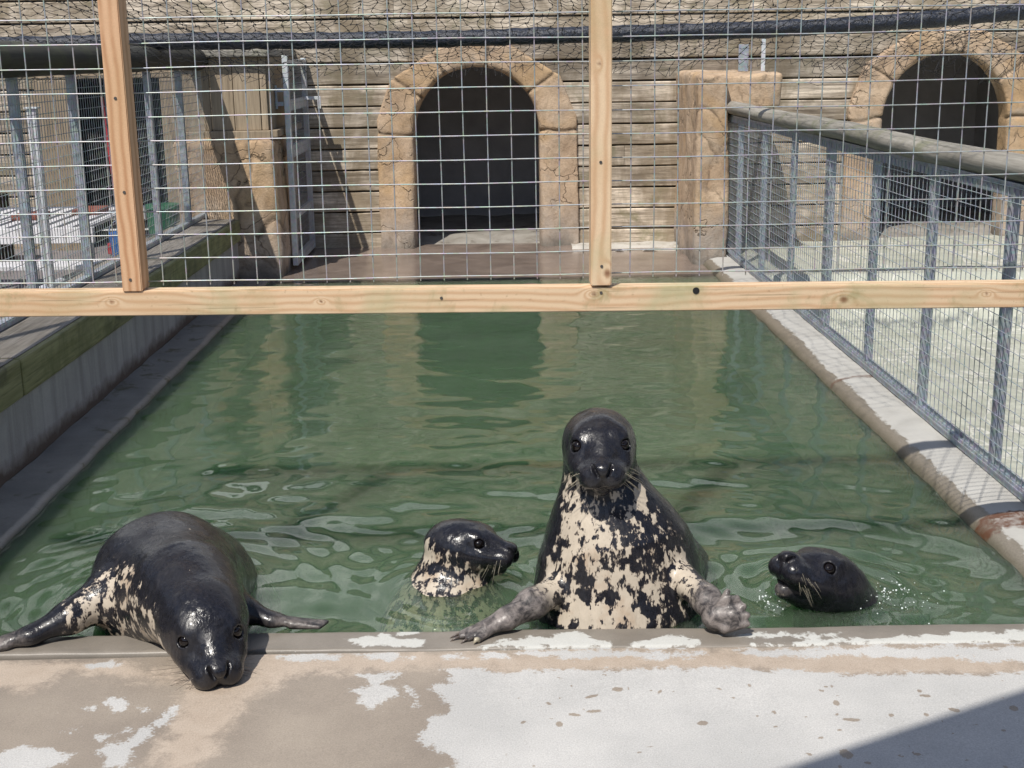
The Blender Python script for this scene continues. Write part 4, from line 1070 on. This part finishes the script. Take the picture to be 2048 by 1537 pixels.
def make_seal(base, label, F, prims, lo, hi, pale, grey=(), h=.0042, jaw=0.0, wm='whisker', wk={}, mat='seal_body', extra=None, base_pale=-.5, S=1.0):
    t = thing('grey_seal', base, label, 'seal', 'grey seals at the poolside')
    allp = [p for p in head_prims(F, jaw, S) if p.op == 'u'] + [p for p in prims if p.op == 'u'] + [p for p in head_prims(F, jaw, S) if p.op != 'u'] + [p for p in prims if p.op != 'u']
    c, M_ = F; c = np.array(c)
    def disp(P):
        q = (P-c) @ M_/S
        near = np.exp(-((q[:, 1]-.16)/.05)**2-(q[:, 0]/.06)**2-((q[:, 2]+.035)/.03)**2)
        return (vnoise(P*130, 3)-.5)*.0030*near + (fbm(P*30, 3, 6)-.5)*.0042*(np.linalg.norm(q, axis=1) < .25) + (fbm(P*9, 2, 4)-.5)*.009*np.clip(1-near*2, 0, 1)*np.clip((P[:, 1]-3.36)/.06, 0, 1)*np.clip((np.linalg.norm(q, axis=1)-.10)/.08, 0, 1)
    V, Fc = mesh_sdf(allp, lo, hi, h, disp, relax=2)
    body = mesh_from('body', V, Fc, M[mat], t, {'pale': field(V, pale, base_pale), 'grey': field(V, grey, 0.0)})
    for s_ in (-1, 1):
        p = c + M_ @ np.array([s_*EYE[0], EYE[1], EYE[2]])*S
        bm = bmesh.new(); bmesh.ops.create_uvsphere(bm, u_segments=24, v_segments=16, radius=.0182*S)
        me = bpy.data.meshes.new('eye'); bm.to_mesh(me); bm.free(); me.polygons.foreach_set('use_smooth', [True]*len(me.polygons)); me.materials.append(M['eye'])
        o = bpy.data.objects.new('eye', me); C.objects.link(o); o.parent = t; o.location = Vector(p-np.array(base))
    whiskers(t, F, M[wm], S=S, **wk)
    return t
def digits(tips, root, r0, r1, k=.012, n=None, s=1.0, op='u'):
    return [cone(root_, tip, r0, r1, k, n=n, s=s) for root_, tip in zip(root, tips)]
def claws(parent, items, mat):
    for p, q_, r in items:
        mb = MB(); p = np.array(p); q_ = np.array(q_); mid = (p+q_)/2+[0, 0, r*.7]
        mb.tube([p, mid, q_], [r, r*.8, r*.15], 8); mb.build('claw', mat, parent, smooth=True)

# --- the tall seal, chest against the coping, staring at the camera
Fh = (np.array([.277, 3.511, .465]), frame_of(181.7, -8, -1.5))
P = [cone((.279, 3.550, .425), (.284, 3.542, .34), .080, .090, .05),
     cone((.284, 3.542, .34), (.298, 3.53, .25), .090, .124, .06),
     cone((.298, 3.53, .25), (.315, 3.51, .155), .124, .180, .06, n=(0, 1, 0), s=1.1),
     cone((.315, 3.51, .155), (.322, 3.495, -.04), .180, .246, .06, n=(0, 1, 0), s=1.2),
     cone((.35, 3.62, .02), (.42, 3.86, -.16), .235, .24, .10),
     cone((.42, 3.86, -.18), (.48, 4.5, -.42), .24, .14, .10),
     # left (image) fore flipper reaching onto the coping
     cone((.150, 3.40, .055), (.080, 3.325, .052), .044, .038, .025),
     cone((.080, 3.325, .052), (.010, 3.262, .036), .038, .030, .03),
     cone((.010, 3.262, .040), (-.052, 3.230, .024), .033, .026, .02, n=(-.2, -.2, 1), s=1.35),
     # right (image) fore flipper, folded up
     cone((.50, 3.40, .085), (.552, 3.29, .068), .044, .036, .025),
     cone((.552, 3.29, .068), (.568, 3.225, .045), .036, .032, .03),
     cone((.568, 3.225, .045), (.607, 3.205, .052), .035, .034, .02, n=(0, 1, .3), s=1.25)]
roots = [(-.045, 3.216, .020), (-.05, 3.226, .022), (-.052, 3.238, .022), (-.052, 3.250, .020), (-.046, 3.260, .017)]
tips = [(-.066, 3.186, .013), (-.092, 3.198, .012), (-.112, 3.212, .012), (-.112, 3.230, .012), (-.096, 3.246, .012)]
P += [cone(a, b, .0135, .0085, .010) for a, b in zip(roots, tips)]
roots2 = [(.572, 3.222, .060), (.580, 3.212, .056), (.586, 3.204, .048), (.588, 3.196, .040), (.584, 3.190, .030)]
tips2 = [(.602, 3.232, .128), (.628, 3.216, .114), (.646, 3.202, .094), (.656, 3.190, .072), (.655, 3.180, .048)]
tips2 = [tuple(np.array(a)+(np.array(b)-np.array(a))*.82) for a, b in zip(roots2, tips2)]
P += [cone(a, b, .0150, .0092, .009) for a, b in zip(roots2, tips2)]
P += [ell((.600, 3.212, .074), (.038, .0095, .042), .006)]
pale = [((.31, 3.30, .12), (.27, .20, .26), .50), ((.20, 3.42, .31), (.05, .12, .09), .62), ((.225, 3.36, .22), (.07, .12, .085), .80), ((.385, 3.42, .30), (.024, .10, .055), 1.0),
        ((.125, 3.34, .12), (.05, .12, .06), .72), ((.26, 3.29, .015), (.15, .12, .035), .92), ((.32, 3.30, .11), (.07, .12, .035), .72), ((.29, 3.40, .31), (.05, .10, .04), .28),
        ((.41, 3.36, .21), (.08, .16, .09), .26), ((.35, 3.36, .26), (.045, .12, .05), .24), ((.22, 3.28, .11), (.04, .12, .055), .22), ((.44, 3.30, .04), (.08, .12, .05), .42), ((.50, 3.35, .12), (.03, .12, .05), .75),
        ((.41, 3.32, .10), (.04, .10, .03), .68), ((.30, 3.80, .1), (.6, .22, .5), -.9), ((.60, 3.6, .12), (.09, .22, .3), -.9), ((.46, 3.62, .25), (.12, .15, .15), -.9), ((.12, 3.62, .25), (.08, .15, .25), -.9),
        (Fh[0]+Fh[1] @ np.array([0, .05, .03]), (.13, .18, .075), -1.2), (Fh[0]+Fh[1] @ np.array([0, .15, -.03]), (.08, .09, .055), -1.2)]
grey = [((-.03, 3.235, .03), (.11, .08, .06), 1.0), ((.07, 3.31, .05), (.065, .08, .055), 1.0), ((.60, 3.20, .07), (.09, .07, .09), 1.0), ((.555, 3.27, .06), (.05, .09, .06), 1.0)]
big = make_seal((.3, 3.45, 0), 'tallest seal, upright at the pool edge with a cream blotched chest, staring at the camera', Fh, P, (-.16, 3.14, -.36), (.78, 4.3, .60), pale, grey, h=.0040, wk=dict(seed=3, length=.085, droop=.45))
claws(big, [(b, np.array(b)+(np.array(b)-np.array(a))*.55+[0, 0, -.006], .0042) for a, b in zip(roots[1:], tips[1:])], M['claw'])
claws(big, [(tips[0], np.array(tips[0])+[-.012, -.012, -.005], .0085)], M['whisker'])

# --- the seal lying over the coping at the left
Fl = (np.array([-.768, 3.128, .118]), frame_of(158, -18, -1))
P = [cone((-.785, 3.16, .112), (-.855, 3.30, .115), .095, .125, .08),
     cone((-.855, 3.30, .108), (-.955, 3.50, .048), .125, .186, .10),
     cone((-.955, 3.50, .048), (-.965, 3.72, -.075), .186, .198, .12),
     cone((-.965, 3.72, -.065), (-.95, 4.08, -.30), .200, .18, .10), cone((-.95, 4.08, -.30), (-.9, 4.6, -.5), .18, .12, .1),
     cone((-.93, 3.30, .06), (-1.0, 3.40, .05), .06, .10, .06),
     # flipper to the image left
     cone((-1.09, 3.36, .085), (-1.165, 3.29, .055), .060, .045, .05),
     cone((-1.165, 3.29, .055), (-1.255, 3.235, .030), .043, .030, .03, n=(.1, .1, 1), s=1.2),
     cone((-1.255, 3.235, .028), (-1.335, 3.215, .018), .030, .022, .02, n=(0, 0, 1), s=1.3),
     # flipper to the image right
     cone((-.79, 3.42, .06), (-.715, 3.345, .040), .055, .042, .04),
     cone((-.715, 3.345, .040), (-.63, 3.325, .020), .042, .026, .03, n=(0, .1, 1), s=1.3),
     cone((-.63, 3.325, .020), (-.54, 3.318, .010), .027, .014, .02, n=(0, 0, 1), s=1.6)]
rootl = [(-1.31, 3.20+.012*i, .016) for i in range(5)]; tipl = [(-1.375+.004*i, 3.180+.016*i, .011) for i in range(5)]
P += [cone(a, b, .012, .008, .010) for a, b in zip(rootl, tipl)]
rootr = [(-.575, 3.306+.007*i, .011) for i in range(4)]; tipr = [(-.50+.006*i, 3.300+.012*i, .006) for i in range(4)]
P += [cone(a, b, .010, .006, .012) for a, b in zip(rootr, tipr)]
pale = [((-1.0, 3.27, .08), (.18, .16, .14), .42), ((-.87, 3.13, .05), (.085, .10, .06), .50), ((-1.12, 3.30, .05), (.05, .08, .07), .62), ((-.90, 3.19, .10), (.020, .12, .05), .80), ((-.86, 3.10, .04), (.06, .05, .05), .75),
        ((-.99, 3.27, .05), (.05, .06, .05), .22), (Fl[0]+Fl[1] @ np.array([0, .03, .05]), (.10, .16, .08), -1.1), (Fl[0]+Fl[1] @ np.array([0, .16, .0]), (.08, .09, .07), -1.1)]
grey = [((-1.32, 3.2, .02), (.07, .06, .04), .7), ((-.56, 3.31, .01), (.09, .05, .04), .7)]
make_seal((-.9, 3.4, 0), 'dark glossy seal lying over the coping at the left with its chin on the deck', Fl, P, (-1.42, 2.88, -.3), (-.44, 4.3, .36), pale, grey, h=.0042, wm='dwhisker', wk=dict(seed=5, length=.10, droop=.12, n=14, r0=.0008))

# --- the seal in profile between them
Fm = (np.array([-.124, 3.73, .078]), frame_of(112, 1, 6))
P = [cone((-.145, 3.745, .055), (-.152, 3.745, -.04), .074, .088, .05),
     cone((-.152, 3.745, -.04), (-.165, 3.69, -.18), .088, .185, .05),
     cone((-.165, 3.70, -.20), (-.2, 3.9, -.45), .19, .20, .09),
     cone((-.29, 3.60, -.15), (-.35, 3.48, -.20), .05, .03, .04), cone((-.06, 3.56, -.15), (.02, 3.47, -.20), .05, .03, .04)]
hm = lambda *p: Fm[0]+Fm[1] @ np.array(p)*.84
pale = [((-.16, 3.62, -.12), (.24, .28, .20), .52), (hm(.08, -.03, -.05), (.09, .07, .07), .42), (hm(.07, -.07, -.02), (.06, .035, .06), .72), (hm(.06, .06, -.075), (.05, .06, .02), .55),
        (hm(0, .04, .06), (.13, .16, .065), -.6), (hm(0, .15, .0), (.10, .10, .042), -.6), (hm(.03, -.02, -.10), (.05, .06, .02), .35), ((-.15, 3.97, 0), (.3, .14, .3), -.6)]
make_seal((-.15, 3.62, -.03), 'medium seal with a mottled neck, head in profile facing right, chest just under the water', Fm, P, (-.42, 3.36, -.42), (.16, 4.1, .20), pale, (), h=.0036, S=.84, wk=dict(seed=8, length=.06, droop=.7, n=15))

# --- the small dark seal at the right, nose up
Fr = (np.array([.945, 3.50, .024]), frame_of(243, 34, -3))
P = [cone((.950, 3.52, -.01), (.985, 3.565, -.12), .088, .105, .05),
     cone((.97, 3.53, -.12), (1.06, 3.46, -.17), .085, .125, .06),
     cone((.985, 3.565, -.12), (1.08, 3.64, -.26), .105, .18, .08), cone((1.08, 3.64, -.26), (1.25, 3.9, -.4), .19, .18, .09)]
hr = lambda *p: Fr[0]+Fr[1] @ np.array(p)
pale = [(hr(0, .15, -.09), (.04, .03, .02), .38)]
make_seal((1.0, 3.55, -.03), 'nearly black seal at the right with only its upturned head above the splashing water', Fr, P, (.68, 3.32, -.42), (1.30, 4.0, .18), pale, ((hr(0, .16, -.085), (.03, .03, .018), .55),), h=.0036, jaw=.012, wk=dict(seed=12, length=.075, droop=.25, n=12, r0=.0005))

# droplets and bubbles thrown up by the right-hand seal
mb = MB(); q = np.random.RandomState(8)
bm = bmesh.new(); bmesh.ops.create_icosphere(bm, subdivisions=1, radius=1); bv = np.array([tuple(v.co) for v in bm.verts]); bf = [[v.index for v in f.verts] for f in bm.faces]; bm.free()
for i in range(260):
    if i < 110: p = np.array([q.normal(1.10, .07), q.normal(3.47, .06), -.026+abs(q.normal(0, .022))])
    elif i < 150: p = np.array([q.normal(.77, .025), q.normal(3.46, .03), -.026+abs(q.normal(0, .012))])
    else: p = np.array([q.uniform(.62, 1.5), 3.284-.0195*.9+abs(q.normal(0, .006)), -.022+abs(q.normal(0, .004))])
    r = q.choice([.0014, .0022, .0034], p=[.6, .3, .1]); mb.add(bv*r+p, bf)
mb.build('splash_droplets', M['drop'], None, smooth=True, label='scattered bright water droplets and bubbles around the right seal', cat='splash', kind='stuff', origin=(1.1, 3.4, -.03))
